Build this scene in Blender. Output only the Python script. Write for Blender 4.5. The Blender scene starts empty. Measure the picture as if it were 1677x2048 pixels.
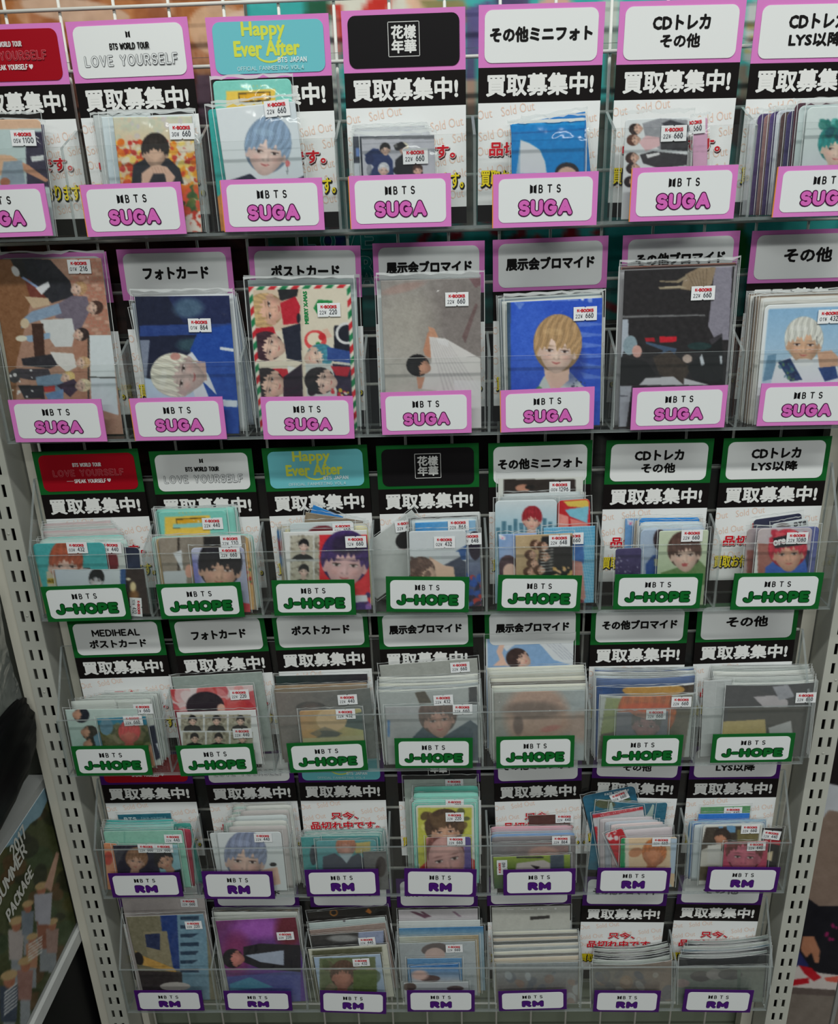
import bpy, math, random
import numpy as np
from mathutils import Matrix, Vector
random.seed(7)
sc = bpy.context.scene
COL = sc.collection

# ------------------------------------------------------------------ camera, world, lights, exposure
Z0 = 1.45                                   # height of the top tray's floor above the shop floor
CAM = np.array([0.018, -0.7806, 0.0274 + Z0])
ROT = (1.2049, 0.0307, 0.0203)
F = 1650.0                                  # focal length in pixels of the 1677 x 2048 frame
cd = bpy.data.cameras.new('camera'); cam = bpy.data.objects.new('camera', cd); COL.objects.link(cam)
cam.location = CAM; cam.rotation_euler = ROT
cd.sensor_fit = 'VERTICAL'; cd.sensor_height = 36.0; cd.lens = 36.0 * F / 2048; cd.clip_start = 0.02
sc.camera = cam
w = bpy.data.worlds.new('world'); sc.world = w; w.use_nodes = True
bg = w.node_tree.nodes['Background']; bg.inputs[0].default_value = (0.86, 0.95, 1.0, 1); bg.inputs[1].default_value = 0.11

def tube_light(name, loc, sx, sy, power, target):
    l = bpy.data.lights.new(name, 'AREA'); l.shape = 'RECTANGLE'; l.size = sx; l.size_y = sy
    l.energy = power; l.color = (0.975, 1.0, 0.955)
    o = bpy.data.objects.new(name, l); COL.objects.link(o); o.location = loc
    o.rotation_euler = (Vector(target) - Vector(loc)).to_track_quat('-Z', 'Y').to_euler()
tube_light('ceiling_tube_near', (0.0, -1.30, Z0 + 1.65), 3.2, 0.10, 44, (0, 0, Z0 - .4))
tube_light('ceiling_tube_far', (0.3, -3.2, Z0 + 1.65), 3.2, 0.12, 32, (0, 0, Z0 - .6))
sc.view_settings.view_transform = 'Standard'; sc.view_settings.look = 'None'
sc.view_settings.gamma = 1.0; sc.view_settings.use_curve_mapping = False
sc.view_settings.exposure = 0.0
sc.cycles.max_bounces = 8; sc.cycles.transparent_max_bounces = 40
sc.cycles.diffuse_bounces = 3; sc.cycles.glossy_bounces = 3
sc.cycles.caustics_reflective = False; sc.cycles.caustics_refractive = False
sc.cycles.use_denoising = True

# ------------------------------------------------------------------ maths
def rotm(rx, ry, rz):
    cx, sx, cy, sy, cz, sz = math.cos(rx), math.sin(rx), math.cos(ry), math.sin(ry), math.cos(rz), math.sin(rz)
    return np.array([[cz, -sz, 0], [sz, cz, 0], [0, 0, 1]]) @ np.array([[cy, 0, sy], [0, 1, 0], [-sy, 0, cy]]) @ np.array([[1, 0, 0], [0, cx, -sx], [0, sx, cx]])
RM = rotm(*ROT)
def ray(px, py): return RM @ np.array([(px - 838.5) / F, -(py - 1024) / F, -1.0])
def hit(px, py, n, p):                      # where the sight line of a pixel meets a plane
    d = ray(px, py); n = np.array(n, float)
    return CAM + d * (np.dot(n, np.array(p) - CAM) / np.dot(n, d))
def proj(P):
    q = (P - CAM) @ RM
    return 838.5 + F * q[..., 0] / -q[..., 2], 1024 - F * q[..., 1] / -q[..., 2]

# ------------------------------------------------------------------ materials
def lin(c): c = np.asarray(c, float) / 255.0; return np.where(c <= 0.04045, c / 12.92, ((c + 0.055) / 1.055) ** 2.4)
_m = {}
def nodes(name):
    m = bpy.data.materials.new(name); m.use_nodes = True
    return m, m.node_tree, m.node_tree.nodes['Principled BSDF']
def flat(rgb, rough=0.45, metal=0.0, grain=0.0):
    k = (tuple(rgb), rough, metal, grain)
    if k not in _m:
        m, t, b = nodes('paint'); b.inputs['Base Color'].default_value = (*lin(rgb), 1)
        b.inputs['Roughness'].default_value = rough; b.inputs['Metallic'].default_value = metal; b.inputs['Specular IOR Level'].default_value = 0.5 if metal else 0.12
        if grain:
            n = t.nodes.new('ShaderNodeTexNoise'); n.inputs['Scale'].default_value = 35; n.inputs['Detail'].default_value = 6
            tc = t.nodes.new('ShaderNodeTexCoord'); t.links.new(tc.outputs['Object'], n.inputs['Vector'])
            mx = t.nodes.new('ShaderNodeMix'); mx.data_type = 'RGBA'
            mx.inputs[6].default_value = (*(lin(rgb) * (1 - grain)), 1); mx.inputs[7].default_value = (*np.clip(lin(rgb) * (1 + grain), 0, 1), 1)
            t.links.new(n.outputs['Fac'], mx.inputs[0]); t.links.new(mx.outputs[2], b.inputs['Base Color'])
        _m[k] = m
    return _m[k]
def print_mat(rough=0.4):
    k = ('print', rough)
    if k not in _m:
        m, t, b = nodes('printed_paper'); a = t.nodes.new('ShaderNodeAttribute'); a.attribute_name = 'ink'
        t.links.new(a.outputs['Color'], b.inputs['Base Color']); b.inputs['Roughness'].default_value = rough
        b.inputs['Specular IOR Level'].default_value = 0.15
        _m[k] = m
    return _m[k]
def clear_mat(name, tint, haze, gloss_rough, gloss=1.0, bump=0.0, haze_col=(0.8, 0.85, 0.85)):
    if name in _m: return _m[name]
    m = bpy.data.materials.new(name); m.use_nodes = True; t = m.node_tree; t.nodes.clear()
    out = t.nodes.new('ShaderNodeOutputMaterial'); tr = t.nodes.new('ShaderNodeBsdfTransparent'); tr.inputs[0].default_value = (*tint, 1)
    gl = t.nodes.new('ShaderNodeBsdfGlossy'); gl.inputs['Roughness'].default_value = gloss_rough; gl.inputs[0].default_value = (1, 1, 1, 1)
    lw = t.nodes.new('ShaderNodeLayerWeight'); lw.inputs[0].default_value = 0.5
    pw = t.nodes.new('ShaderNodeMath'); pw.operation = 'POWER'; pw.inputs[1].default_value = 5.0; t.links.new(lw.outputs['Facing'], pw.inputs[0])
    fr = t.nodes.new('ShaderNodeMath'); fr.operation = 'MULTIPLY_ADD'; fr.inputs[1].default_value = 0.96; fr.inputs[2].default_value = 0.04; t.links.new(pw.outputs[0], fr.inputs[0])
    mu = t.nodes.new('ShaderNodeMath'); mu.operation = 'MULTIPLY'; mu.inputs[1].default_value = gloss
    df = t.nodes.new('ShaderNodeBsdfDiffuse'); df.inputs[0].default_value = (*haze_col, 1)
    m1 = t.nodes.new('ShaderNodeMixShader'); m2 = t.nodes.new('ShaderNodeMixShader')
    t.links.new(fr.outputs[0], mu.inputs[0]); t.links.new(mu.outputs[0], m1.inputs[0])
    t.links.new(tr.outputs[0], m1.inputs[1]); t.links.new(gl.outputs[0], m1.inputs[2])
    m2.inputs[0].default_value = haze; t.links.new(m1.outputs[0], m2.inputs[1]); t.links.new(df.outputs[0], m2.inputs[2])
    t.links.new(m2.outputs[0], out.inputs[0])
    if bump:
        n = t.nodes.new('ShaderNodeTexNoise'); n.inputs['Scale'].default_value = 13; n.inputs['Detail'].default_value = 2; n.inputs['Distortion'].default_value = 2.2
        tc = t.nodes.new('ShaderNodeTexCoord'); t.links.new(tc.outputs['Object'], n.inputs['Vector'])
        bp = t.nodes.new('ShaderNodeBump'); bp.inputs['Strength'].default_value = bump; bp.inputs['Distance'].default_value = 0.01
        t.links.new(n.outputs['Fac'], bp.inputs['Height']); t.links.new(bp.outputs[0], gl.inputs['Normal']); t.links.new(bp.outputs[0], lw.inputs['Normal'])
    _m[name] = m; return m
ACR = clear_mat('clear_acrylic', (0.985, 0.992, 0.988), 0.003, 0.05, 0.8)
EDGE = clear_mat('polished_acrylic_edge', (0.62, 0.66, 0.66), 0.30, 0.12, 2.5, haze_col=(0.55, 0.60, 0.60))
FILM = clear_mat('clear_film', (0.985, 0.99, 0.99), 0.012, 0.12, 0.9, 0.5)
FILM2 = clear_mat('cloudy_film', (0.95, 0.97, 0.97), 0.11, 0.13, 1.5, 0.7, haze_col=(0.62, 0.68, 0.68))
SEAM = clear_mat('folded_film_edge', (0.8, 0.83, 0.83), 0.58, 0.2, 2.4, haze_col=(0.90, 0.93, 0.93))
STEEL = flat((186, 187, 178), 0.4, 0, 0.05)
CARDW = flat((225, 228, 228), 0.5)

# ------------------------------------------------------------------ mesh and object helpers
def mesh(name, v, f, mats=(), mi=None):
    me = bpy.data.meshes.new(name); me.from_pydata([tuple(map(float, p)) for p in v], [], f)
    for m in mats: me.materials.append(m)
    if mi is not None: me.polygons.foreach_set('material_index', mi)
    me.update(); return me
def obj(name, me, parent=None, loc=None, mat=None, **pr):
    o = bpy.data.objects.new(name, me); COL.objects.link(o)
    if parent: o.parent = parent
    if mat is not None: o.matrix_basis = mat
    elif loc is not None: o.location = loc
    for k, v in pr.items(): o[k] = v
    return o
def box(x0, x1, y0, y1, z0, z1):
    v = [(x, y, z) for x in (x0, x1) for y in (y0, y1) for z in (z0, z1)]
    f = [(0, 1, 3, 2), (4, 6, 7, 5), (0, 4, 5, 1), (2, 3, 7, 6), (0, 2, 6, 4), (1, 5, 7, 3)]
    return v, f
def boxmesh(name, b, mats, axis=None):      # axis: the thin direction, whose two faces take material 0, the rim faces material 1
    v, f = box(*b); mi = None
    if axis is not None:
        big = {0: (0, 1), 1: (2, 3), 2: (4, 5)}[axis]; mi = [0 if i in big else 1 for i in range(6)]
    return mesh(name, v, f, mats, mi)
def join(parts):
    V, Fc = [], []
    for v, f in parts:
        n = len(V); V += list(v); Fc += [tuple(i + n for i in q) for q in f]
    return V, Fc
def rrect(w, h, r, y, cx=0, cz=0, n=5):     # rounded rectangle outline in the x-z plane
    p = []
    for sx, sz, a0 in ((1, 1, 0), (-1, 1, 90), (-1, -1, 180), (1, -1, 270)):
        for k in range(n + 1):
            a = math.radians(a0 + 90 * k / n)
            p.append((cx + sx * (w / 2 - r) + r * math.cos(a), y, cz + sz * (h / 2 - r) + r * math.sin(a)))
    return p
def rplate(w, h, r, y0, y1, cx=0, cz=0):
    a = rrect(w, h, r, y0, cx, cz); b = rrect(w, h, r, y1, cx, cz); n = len(a)
    f = [tuple(range(n))] + [tuple(range(2 * n - 1, n - 1, -1))] + [(i, i + n, (i + 1) % n + n, (i + 1) % n) for i in range(n)]
    return a + b, f

# ------------------------------------------------------------------ lettering
_t = {}
def glyphs(s, res):
    c = bpy.data.curves.new('lettering', 'FONT'); c.body = s; c.size = 1; c.resolution_u = res; c.align_x = 'CENTER'; c.space_line = 1.0
    o = bpy.data.objects.new('lettering', c); me = bpy.data.meshes.new_from_object(o)
    v = np.array([x.co[:2] for x in me.vertices]); f = [tuple(p.vertices) for p in me.polygons]
    bpy.data.objects.remove(o); bpy.data.meshes.remove(me); return v, f
def text(s, w, h, bold, col, y=0.0, dirs=8, res=3, rot=0, fit=None, shift=(0, 0)):
    """Lettering w x h metres, in the x-z plane, facing -y; bold = stroke growth in metres (copies laid round a circle)."""
    key = (s, round(w, 5), round(h, 5), round(bold, 5), tuple(col), round(y, 5), rot, shift)
    if key in _t: return _t[key]
    v, f = glyphs(s, res)
    lo, hi = v.min(0), v.max(0); v = (v - (lo + hi) / 2) / (hi - lo) * (np.array([w, h]) - 0)
    if rot:
        a = math.radians(rot); v = v @ np.array([[math.cos(a), math.sin(a)], [-math.sin(a), math.cos(a)]])
    V, Fc = [], []
    offs = [(0, 0)] + ([(bold * math.cos(2 * math.pi * k / dirs), bold * math.sin(2 * math.pi * k / dirs)) for k in range(dirs)] if bold else [])
    for j, (ox, oz) in enumerate(offs):
        n = len(V)
        V += [(a + ox + shift[0], y - 4e-6 * j, b + oz + shift[1]) for a, b in v]; Fc += [tuple(i + n for i in q) for q in f]
    me = mesh('lettering', V, Fc, [flat(col, 0.5)])
    _t[key] = me; return me
def _arc(cx, cy, rx, ry, a0, a1, n=9): return [(cx + rx * math.cos(math.radians(a0 + (a1 - a0) * k / n)), cy + ry * math.sin(math.radians(a0 + (a1 - a0) * k / n))) for k in range(n + 1)]
SG_ = {'A': (.84, [[(0, 0), (.42, 1), (.84, 0)], [(.16, .32), (.68, .32)]]), 'B': (.66, [[(0, 0), (0, 1), (.32, 1)] + _arc(.34, .76, .25, .24, 90, -90) + [(0, .52)], [(.32, .52)] + _arc(.38, .26, .28, .26, 90, -90) + [(0, 0)]]),
       'C': (.66, [_arc(.38, .5, .38, .5, 48, 312, 14)]), 'D': (.72, [[(0, 0), (0, 1), (.25, 1)] + _arc(.27, .5, .45, .5, 90, -90) + [(0, 0)]]), 'E': (.58, [[(.58, 1), (0, 1), (0, 0), (.58, 0)], [(0, .5), (.5, .5)]]), 'F': (.55, [[(.55, 1), (0, 1), (0, 0)], [(0, .5), (.48, .5)]]),
       'G': (.78, [_arc(.39, .5, .39, .5, 45, 345, 16) + [(.78, .46), (.46, .46)]]), 'H': (.7, [[(0, 0), (0, 1)], [(.7, 0), (.7, 1)], [(0, .5), (.7, .5)]]), 'I': (.02, [[(0, 0), (0, 1)]]), 'J': (.52, [[(.52, 1), (.52, .28)] + _arc(.26, .26, .26, .26, 0, -170, 8)]),
       'K': (.66, [[(0, 0), (0, 1)], [(.62, 1), (.04, .45)], [(.22, .6), (.66, 0)]]), 'L': (.54, [[(0, 1), (0, 0), (.54, 0)]]), 'M': (.86, [[(0, 0), (0, 1), (.43, .3), (.86, 1), (.86, 0)]]), 'N': (.7, [[(0, 0), (0, 1), (.7, 0), (.7, 1)]]), 'O': (.84, [_arc(.42, .5, .42, .5, 0, 360, 20)]),
       'P': (.62, [[(0, 0), (0, 1), (.34, 1)] + _arc(.34, .72, .28, .28, 90, -90) + [(0, .44)]]), 'R': (.66, [[(0, 0), (0, 1), (.34, 1)] + _arc(.34, .74, .28, .26, 90, -90) + [(0, .48)], [(.34, .46), (.66, 0)]]), 'S': (.62, [_arc(.31, .745, .29, .255, 28, 262, 10) + _arc(.31, .26, .31, .26, 85, -150, 10)]),
       'T': (.68, [[(0, 1), (.68, 1)], [(.34, 1), (.34, 0)]]), 'U': (.7, [[(0, 1), (0, .34)] + _arc(.35, .34, .35, .34, 180, 360, 10) + [(.7, 1)]]), 'V': (.72, [[(0, 1), (.36, 0), (.72, 1)]]), 'W': (1.0, [[(0, 1), (.25, 0), (.5, .8), (.75, 0), (1, 1)]]), 'Y': (.7, [[(0, 1), (.35, .48), (.7, 1)], [(.35, .48), (.35, 0)]]), '-': (.42, [[(.02, .46), (.40, .46)]]),
       '0': (.55, [_arc(.275, .5, .275, .5, 0, 360, 14)]), '1': (.3, [[(.05, .8), (.25, 1), (.25, 0)]]), '2': (.55, [_arc(.27, .73, .27, .27, 160, -30, 8) + [(0, 0), (.56, 0)]]), '3': (.55, [_arc(.26, .75, .25, .25, 150, -90, 8), _arc(.26, .26, .28, .26, 90, -150, 8)]), '4': (.6, [[(.45, 0), (.45, 1), (0, .3), (.6, .3)]]), '5': (.55, [[(.5, 1), (.06, 1), (.03, .55)] + _arc(.26, .33, .28, .32, 110, -150, 8)]),
       '6': (.55, [_arc(.27, .31, .27, .31, 0, 360, 12), [(.03, .4), (.12, .75), (.42, 1)]]), '7': (.55, [[(0, 1), (.55, 1), (.2, 0)]]), '8': (.55, [_arc(.275, .76, .23, .24, 0, 360, 12), _arc(.275, .26, .275, .26, 0, 360, 12)]), '9': (.55, [_arc(.27, .69, .27, .31, 0, 360, 12), [(.52, .6), (.44, .25), (.14, 0)]]),
       '¥': (.6, [[(0, 1), (.3, .55), (.6, 1)], [(.3, .55), (.3, 0)], [(.08, .45), (.52, .45)], [(.08, .22), (.52, .22)]]), '.': (.05, [[(0, 0), (.02, 0)]]), ' ': (.35, [])}
def strokes(s, w, h, r, col, y=0.0, gap=.30, rot=0):
    """round-ended stroke lettering, w x h metres overall, stroke radius r"""
    key = ('st', s, round(w, 5), round(h, 5), round(r, 5), tuple(col), round(y, 5), gap, rot)
    if key in _t: return _t[key]
    x = 0; L = []
    for ch in s:
        gw, st = SG_[ch]; L += [[(x + a, b) for a, b in q] for q in st]; x += gw + gap
    tot = x - gap; sx, sz = (w - 2 * r) / tot, h - 2 * r; V, Fc = [], []; ca, sa = math.cos(math.radians(rot)), math.sin(math.radians(rot)); j = 0
    nd = 12 if r > .001 else 6
    for q in L:
        P = [((a - tot / 2) * sx, (b - .5) * sz) for a, b in q]
        P = [(a * ca - b * sa, a * sa + b * ca) for a, b in P]
        for i, (a, b) in enumerate(P):
            n = len(V); j += 1; V += [(a + r * math.cos(6.2832 * k / nd), y - 3e-6 * j, b + r * math.sin(6.2832 * k / nd)) for k in range(nd)]; Fc.append(tuple(range(n, n + nd)))
            if i:
                a0, b0 = P[i - 1]; d = math.hypot(a - a0, b - b0) + 1e-12; nx, nz = -(b - b0) / d * r, (a - a0) / d * r; n = len(V); j += 1; yy = y - 3e-6 * j
                V += [(a0 + nx, yy, b0 + nz), (a0 - nx, yy, b0 - nz), (a - nx, yy, b - nz), (a + nx, yy, b + nz)]; Fc.append((n, n + 1, n + 2, n + 3))
    _t[key] = mesh('lettering', V, Fc, [flat(col, .5)]); return _t[key]
def logo(h, col, y=0.0):                    # the two-leaf door emblem
    k = ('logo', h, tuple(col), y)
    if k in _t: return _t[k]
    pts = [[(-.45, .5), (-.05, .30), (-.05, -.38), (-.45, -.5)], [(.05, .30), (.45, .5), (.45, -.5), (.05, -.38)]]
    V = [(a * h * .85, y, b * h) for p in pts for a, b in p]
    _t[k] = mesh('emblem', V, [(0, 3, 2, 1), (4, 7, 6, 5)], [flat(col, .5)]); return _t[k]

# ------------------------------------------------------------------ printed pictures (colour stored on a fine grid of the card itself)
class Ink:
    def __init__(s, X, Y, crop):
        ox, oy, k = crop; s.X = (X - ox) * k; s.Y = (Y - oy) * k; s.a = np.zeros(X.shape + (3,)); s.rng = np.random.RandomState(int(abs(X.flat[0]) * 7 + abs(Y.flat[0])) % 9999)
    def put(s, m, c, al=1.0):
        m = m.astype(float)[..., None] * al; s.a = s.a * (1 - m) + np.array(c, float) * m
    def fill(s, c): s.a[:] = c; return s
    def G(s, x0, y0, x1, y1, c0, c1):       # linear blend between two colours
        t = np.clip(((s.X - x0) * (x1 - x0) + (s.Y - y0) * (y1 - y0)) / ((x1 - x0) ** 2 + (y1 - y0) ** 2), 0, 1)[..., None]
        s.a = np.array(c0, float) * (1 - t) + np.array(c1, float) * t; return s
    def loc(s, x, y, rot):
        r = math.radians(rot); dx, dy = s.X - x, s.Y - y
        return dx * math.cos(r) + dy * math.sin(r), -dx * math.sin(r) + dy * math.cos(r)
    def E(s, x, y, rx, ry, c, rot=0, al=1.0, soft=0):
        a, b = s.loc(x, y, rot); d = (a / rx) ** 2 + (b / ry) ** 2
        s.put(np.clip((1 + soft - d) / (2 * soft), 0, 1) if soft else d < 1, c, al); return s
    def Q(s, pts, c, al=1.0):
        if isinstance(pts, str): v = list(map(float, pts.split())); pts = list(zip(v[::2], v[1::2]))
        m = np.zeros(s.X.shape, bool); n = len(pts)
        for i in range(n):
            (x0, y0), (x1, y1) = pts[i], pts[(i + 1) % n]
            if y0 == y1: continue
            m ^= ((y0 > s.Y) != (y1 > s.Y)) & (s.X < (x1 - x0) * (s.Y - y0) / (y1 - y0) + x0)
        s.put(m, c, al); return s
    def R(s, x0, y0, x1, y1, c, al=1.0): return s.Q([(x0, y0), (x1, y0), (x1, y1), (x0, y1)], c, al)
    def noise(s, sc_, seed=0):
        r = np.random.RandomState(seed + 5); v = np.zeros(s.X.shape)
        for k in range(7):
            th = r.rand() * 6.28; fq = (0.6 + r.rand() * 1.2) / sc_
            v += np.sin((s.X * math.cos(th) + s.Y * math.sin(th)) * fq * 6.28 + r.rand() * 6.28 + 1.5 * np.sin((s.X * math.sin(th) - s.Y * math.cos(th)) * fq * 4 + k))
        return v / 7
    def N(s, amp, sc_, seed=0): s.a = s.a + amp * s.noise(sc_, seed)[..., None]; return s
    def B(s, n, cols, r, box, seed=1, al=.9):   # blobs
        g = np.random.RandomState(seed)
        for k in range(n):
            x = box[0] + g.rand() * (box[2] - box[0]); y = box[1] + g.rand() * (box[3] - box[1]); q = r * (.5 + g.rand())
            s.E(x, y, q, q * (.5 + .5 * g.rand()), cols[g.randint(len(cols))], g.rand() * 180, al)
        return s
    def P(s, x, y, f, rot=0, hair=(40, 30, 28), skin=(236, 200, 182), cloth=(40, 45, 60), body=1, part=0.0, smile=1, fringe=-.38, cap=None, eyes=1, wide=1.22, vol=1.08):
        """a head and shoulders: x, y face centre, f half face width, rot degrees"""
        a, b = s.loc(x, y, rot); a = a / f; b = b / f; skin = np.array(skin, float); hair = np.array(hair, float)
        if body:
            m = ((a / 2.9) ** 2 + ((b - 4.3) / 2.55) ** 2 < 1); s.put(m, cloth)
            s.put(m & (np.abs(a - .9 - .25 * b) < .12), np.array(cloth, float) * .7, .7)
            s.put((np.abs(a) < .50 + .12 * np.clip(b - 1.2, 0, 2)) & (b > .6) & (b < 2.05 - .5 * np.abs(a)), skin * .88)
        s.put((a / wide) ** 2 + ((b + .28 * vol) / (1.28 * vol)) ** 2 < 1, hair * .8)
        for e in (-1, 1): s.put(((a - e * .97) / .17) ** 2 + ((b - .2) / .28) ** 2 < 1, skin * .9)
        jaw = .97 - .16 * np.clip(b, 0, 1.3) ** 1.6
        face = (a / jaw) ** 2 + ((b - .08) / 1.24) ** 2 < 1; s.put(face, skin)
        sh = np.clip((a - .3) * .7, 0, .4) * face; s.a = s.a * (1 - .3 * sh[..., None])
        fm = face.astype(float)
        s.a = s.a * (1 - (fm * np.clip(.10 * (b + .2) ** 2 + .16 * (np.abs(a) - .35), 0, .25))[..., None])
        s.put(face & ((a / .75) ** 2 + ((b + .1) / .7) ** 2 < 1), np.minimum(skin * 1.05 + 4, 252), .35)
        if eyes:
            for e in (-1, 1):
                def bl(cx, cy, rx, ry, col, al): s.a = (lambda m: s.a * (1 - m) + np.array(col, float) * m)((fm * al * np.exp(-(((a - cx) / rx) ** 2 + ((b - cy) / ry) ** 2)))[..., None])
                bl(e * .42, .08, .30, .13, skin * .72, .7)
                s.put(((a - e * .42) / .20) ** 2 + ((b - .09) / .065) ** 2 < 1, (226, 214, 210))
                s.put(((a - e * .42) / .085) ** 2 + ((b - .085) / .075) ** 2 < 1, (44, 32, 30))
                s.put(((a - e * .43) / .235) ** 2 + ((b - .03 - .12 * (a - e * .43) ** 2) / .028) ** 2 < 1, (66, 46, 44))
                bl(e * .44, -.16, .26, .05, hair * .5 + skin * .2, .75)
                bl(e * .5, .42, .22, .18, (236, 160, 150), .28)
                bl(e * .13, .50, .06, .045, skin * .6, .6)
            bl(.12, .30, .07, .26, skin * .78, .5); bl(0, .36, .05, .2, np.minimum(skin * 1.1, 254), .6); bl(0, .60, .12, .05, skin * .8, .5)
            mb = .77 - .10 * smile * (a / .28) ** 2
            s.put((np.abs(a) < .25) & (np.abs(b - mb) < .055 * (1 - (a / .27) ** 2) + .006), skin * .45 + np.array((200, 84, 88.)) * .55)
            s.put((np.abs(a) < .22) & (np.abs(b - mb) < .012), (134, 66, 64)); bl(0, .93, .16, .05, skin * .8, .5)
        hm = ((a / (wide * .98)) ** 2 + ((b + .30 * vol) / (1.25 * vol)) ** 2 < 1) & (b < fringe + .14 * np.sin(a * 9 + 1) + .10 * np.cos(a * 23) - .35 * np.exp(-((a - part) / .16) ** 2) + .55 * np.clip(np.abs(a) - .72, 0, 1) * 2.6)
        s.put(hm, hair)
        st = hm * np.clip(np.sin(a * 17 + b * 6 + 2.4 * np.sin(b * 3.4 + a)) * .5 + .3 * np.sin(a * 41 + 7 * b), -.7, .7); s.a = s.a * (1 + (st * .17 + hm * .10 * np.sin(a * 67 + 19 * np.sin(b * 2.1)))[..., None])
        s.put(hm & (((a + .3) / .55) ** 2 + ((b + .95) / .18) ** 2 < 1), np.minimum(hair * 1.3 + 22, 255), .22)
        if cap is not None: s.put(((a / 1.2) ** 2 + ((b + .5) / .95) ** 2 < 1) & (b < -.35), cap)
        return s

CR = dict(a=(0, 0, 2.995), b=(540, 0, 2.995), c=(1100, 0, 2.906), d=(0, 460, 2.995), e=(540, 460, 2.995), f=(1100, 460, 2.906),
          g=(0, 860, 2.995), h=(540, 860, 2.995), i=(1100, 860, 2.906), j=(0, 1220, 2.995), k=(540, 1220, 2.995), l=(1100, 1220, 2.906),
          m=(0, 1540, 2.995), n=(540, 1540, 2.995), o=(1100, 1540, 2.906), p=(0, 0, 1))

def sheet_mesh(w, h, M, art, crop, step, r=0.0, thick=0.0005, rough=.4, bow=0.0, soft=1, grain=1.6, cap=260):
    """A printed sheet w x h: grid in x-z from its top centre down; M places it so that its print can be taken at the right spots."""
    nx = max(2, min(170, int(w / step))); nz = max(2, min(cap, int(h / step)))
    ss = 2
    u = (np.arange((nx + 1) * ss) + .5) / ((nx + 1) * ss); v = (np.arange((nz + 1) * ss) + .5) / ((nz + 1) * ss)
    U, V = np.meshgrid(u, v)
    L = np.stack([(U - .5) * w, np.zeros_like(U), -V * h], -1)
    W = L @ np.array(M.to_3x3()).T + np.array(M.translation)
    X, Y = proj(W); c = Ink(X, Y, crop); c.w, c.h = w, h; c.U, c.V = U * w, V * h
    art(c)
    g = c.a
    if grain:
        k = np.clip((245 - g.mean(-1)) / 90, .15, 1) * np.clip(g.mean(-1) / 60, .35, 1)
        fine = c.noise(26, 11) * 5 + c.noise(9, 23) * 4 + c.noise(70, 31) * 6 + np.random.RandomState(3).randn(*g.shape[:2]) * 3.0
        g = g + (fine * k)[..., None] * grain
    if soft:
        p = np.pad(g, ((1, 1), (1, 1), (0, 0)), 'edge'); g = (p[:-2, 1:-1] + p[2:, 1:-1] + p[1:-1, :-2] + p[1:-1, 2:] + 2 * g) / 6
    a = np.clip(g, 2, 250).reshape(nz + 1, ss, nx + 1, ss, 3).mean((1, 3))
    col = np.concatenate([lin(a), np.ones(a.shape[:2] + (1,))], -1).reshape(-1, 4)
    gx = np.linspace(-w / 2, w / 2, nx + 1); gz = np.linspace(0, -h, nz + 1); GX, GZ = np.meshgrid(gx, gz)
    if r:
        ax = np.abs(GX) - (w / 2 - r); az = (GZ + r); k = (ax > 0) & (az > 0); d = np.sqrt(ax ** 2 + az ** 2) + 1e-9
        m = np.maximum(ax, az); s_ = np.where(k, m / d, 1)
        GX = np.where(k, np.sign(GX) * (w / 2 - r + ax * s_), GX); GZ = np.where(k, -r + az * s_, GZ)
    GY = -bow * (1 - (2 * GX / w) ** 2) * np.clip(1 + GZ / h, 0, 1)
    n = (nx + 1) * (nz + 1)
    idx = np.arange(n).reshape(nz + 1, nx + 1)
    q = np.stack([idx[:-1, :-1], idx[1:, :-1], idx[1:, 1:], idx[:-1, 1:]], -1).reshape(-1, 4)
    ring = list(idx[0, :]) + list(idx[1:, -1]) + list(idx[-1, -2::-1]) + list(idx[-2:0:-1, 0])
    co = np.stack([GX, GY, GZ], -1).reshape(-1, 3); back = co[ring] + [0, thick, 0]; co = np.concatenate([co, back])
    nr = len(ring); side = np.array([(ring[i], ring[(i + 1) % nr], n + (i + 1) % nr, n + i) for i in range(nr)])
    quads = np.concatenate([q, side])
    me = bpy.data.meshes.new('print'); nl = len(quads) * 4 + nr
    me.vertices.add(len(co)); me.vertices.foreach_set('co', co.ravel())
    me.loops.add(nl); me.loops.foreach_set('vertex_index', np.concatenate([quads.ravel(), n + np.arange(nr)]).astype(np.int32))
    me.polygons.add(len(quads) + 1); me.polygons.foreach_set('loop_start', (np.arange(len(quads) + 1) * 4).astype(np.int32))
    me.materials.append(print_mat(rough)); me.materials.append(CARDW)
    me.polygons.foreach_set('material_index', np.concatenate([np.zeros(len(q)), np.ones(nr + 1)]).astype(np.int32))
    at = me.color_attributes.new('ink', 'FLOAT_COLOR', 'POINT')
    full = np.ones((len(co), 4)); full[:n] = col; full[n:] = col[ring]; at.data.foreach_set('color', full.ravel())
    me.update(calc_edges=True); me.validate(); return me

# ------------------------------------------------------------------ tray rows
STEP = 0.1955; PITCH = 0.12
OFF = [(-.0087, -.0038, -.0009, -.0019), (.0044, .0051, .0017, -.0055), (.0015, .0018, .0001, -.0027), (-.0035, -.0037, -.0016, .0069), (.0028, .0020, .0004, .0012), (.0034, -.0013, .0002, .0003)]
TRAY = ['top tray', 'second tray', 'third tray', 'fourth tray', 'fifth tray', 'bottom tray']
ORD = ['first', 'second', 'third', 'fourth', 'fifth', 'sixth', 'seventh']
NTH = ORD + ['eighth', 'ninth', 'tenth', 'eleventh', 'twelfth', 'thirteenth', 'fourteenth', 'fifteenth', 'sixteenth', 'seventeenth', 'eighteenth', 'nineteenth', 'twentieth']
PINK, GREEN, PURPLE = (218, 128, 200), (22, 98, 42), (70, 24, 104)
BORD = [PINK, PINK, GREEN, GREEN, PURPLE, PURPLE]; BNAME = ['pink', 'pink', 'green', 'green', 'purple', 'purple']
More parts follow.
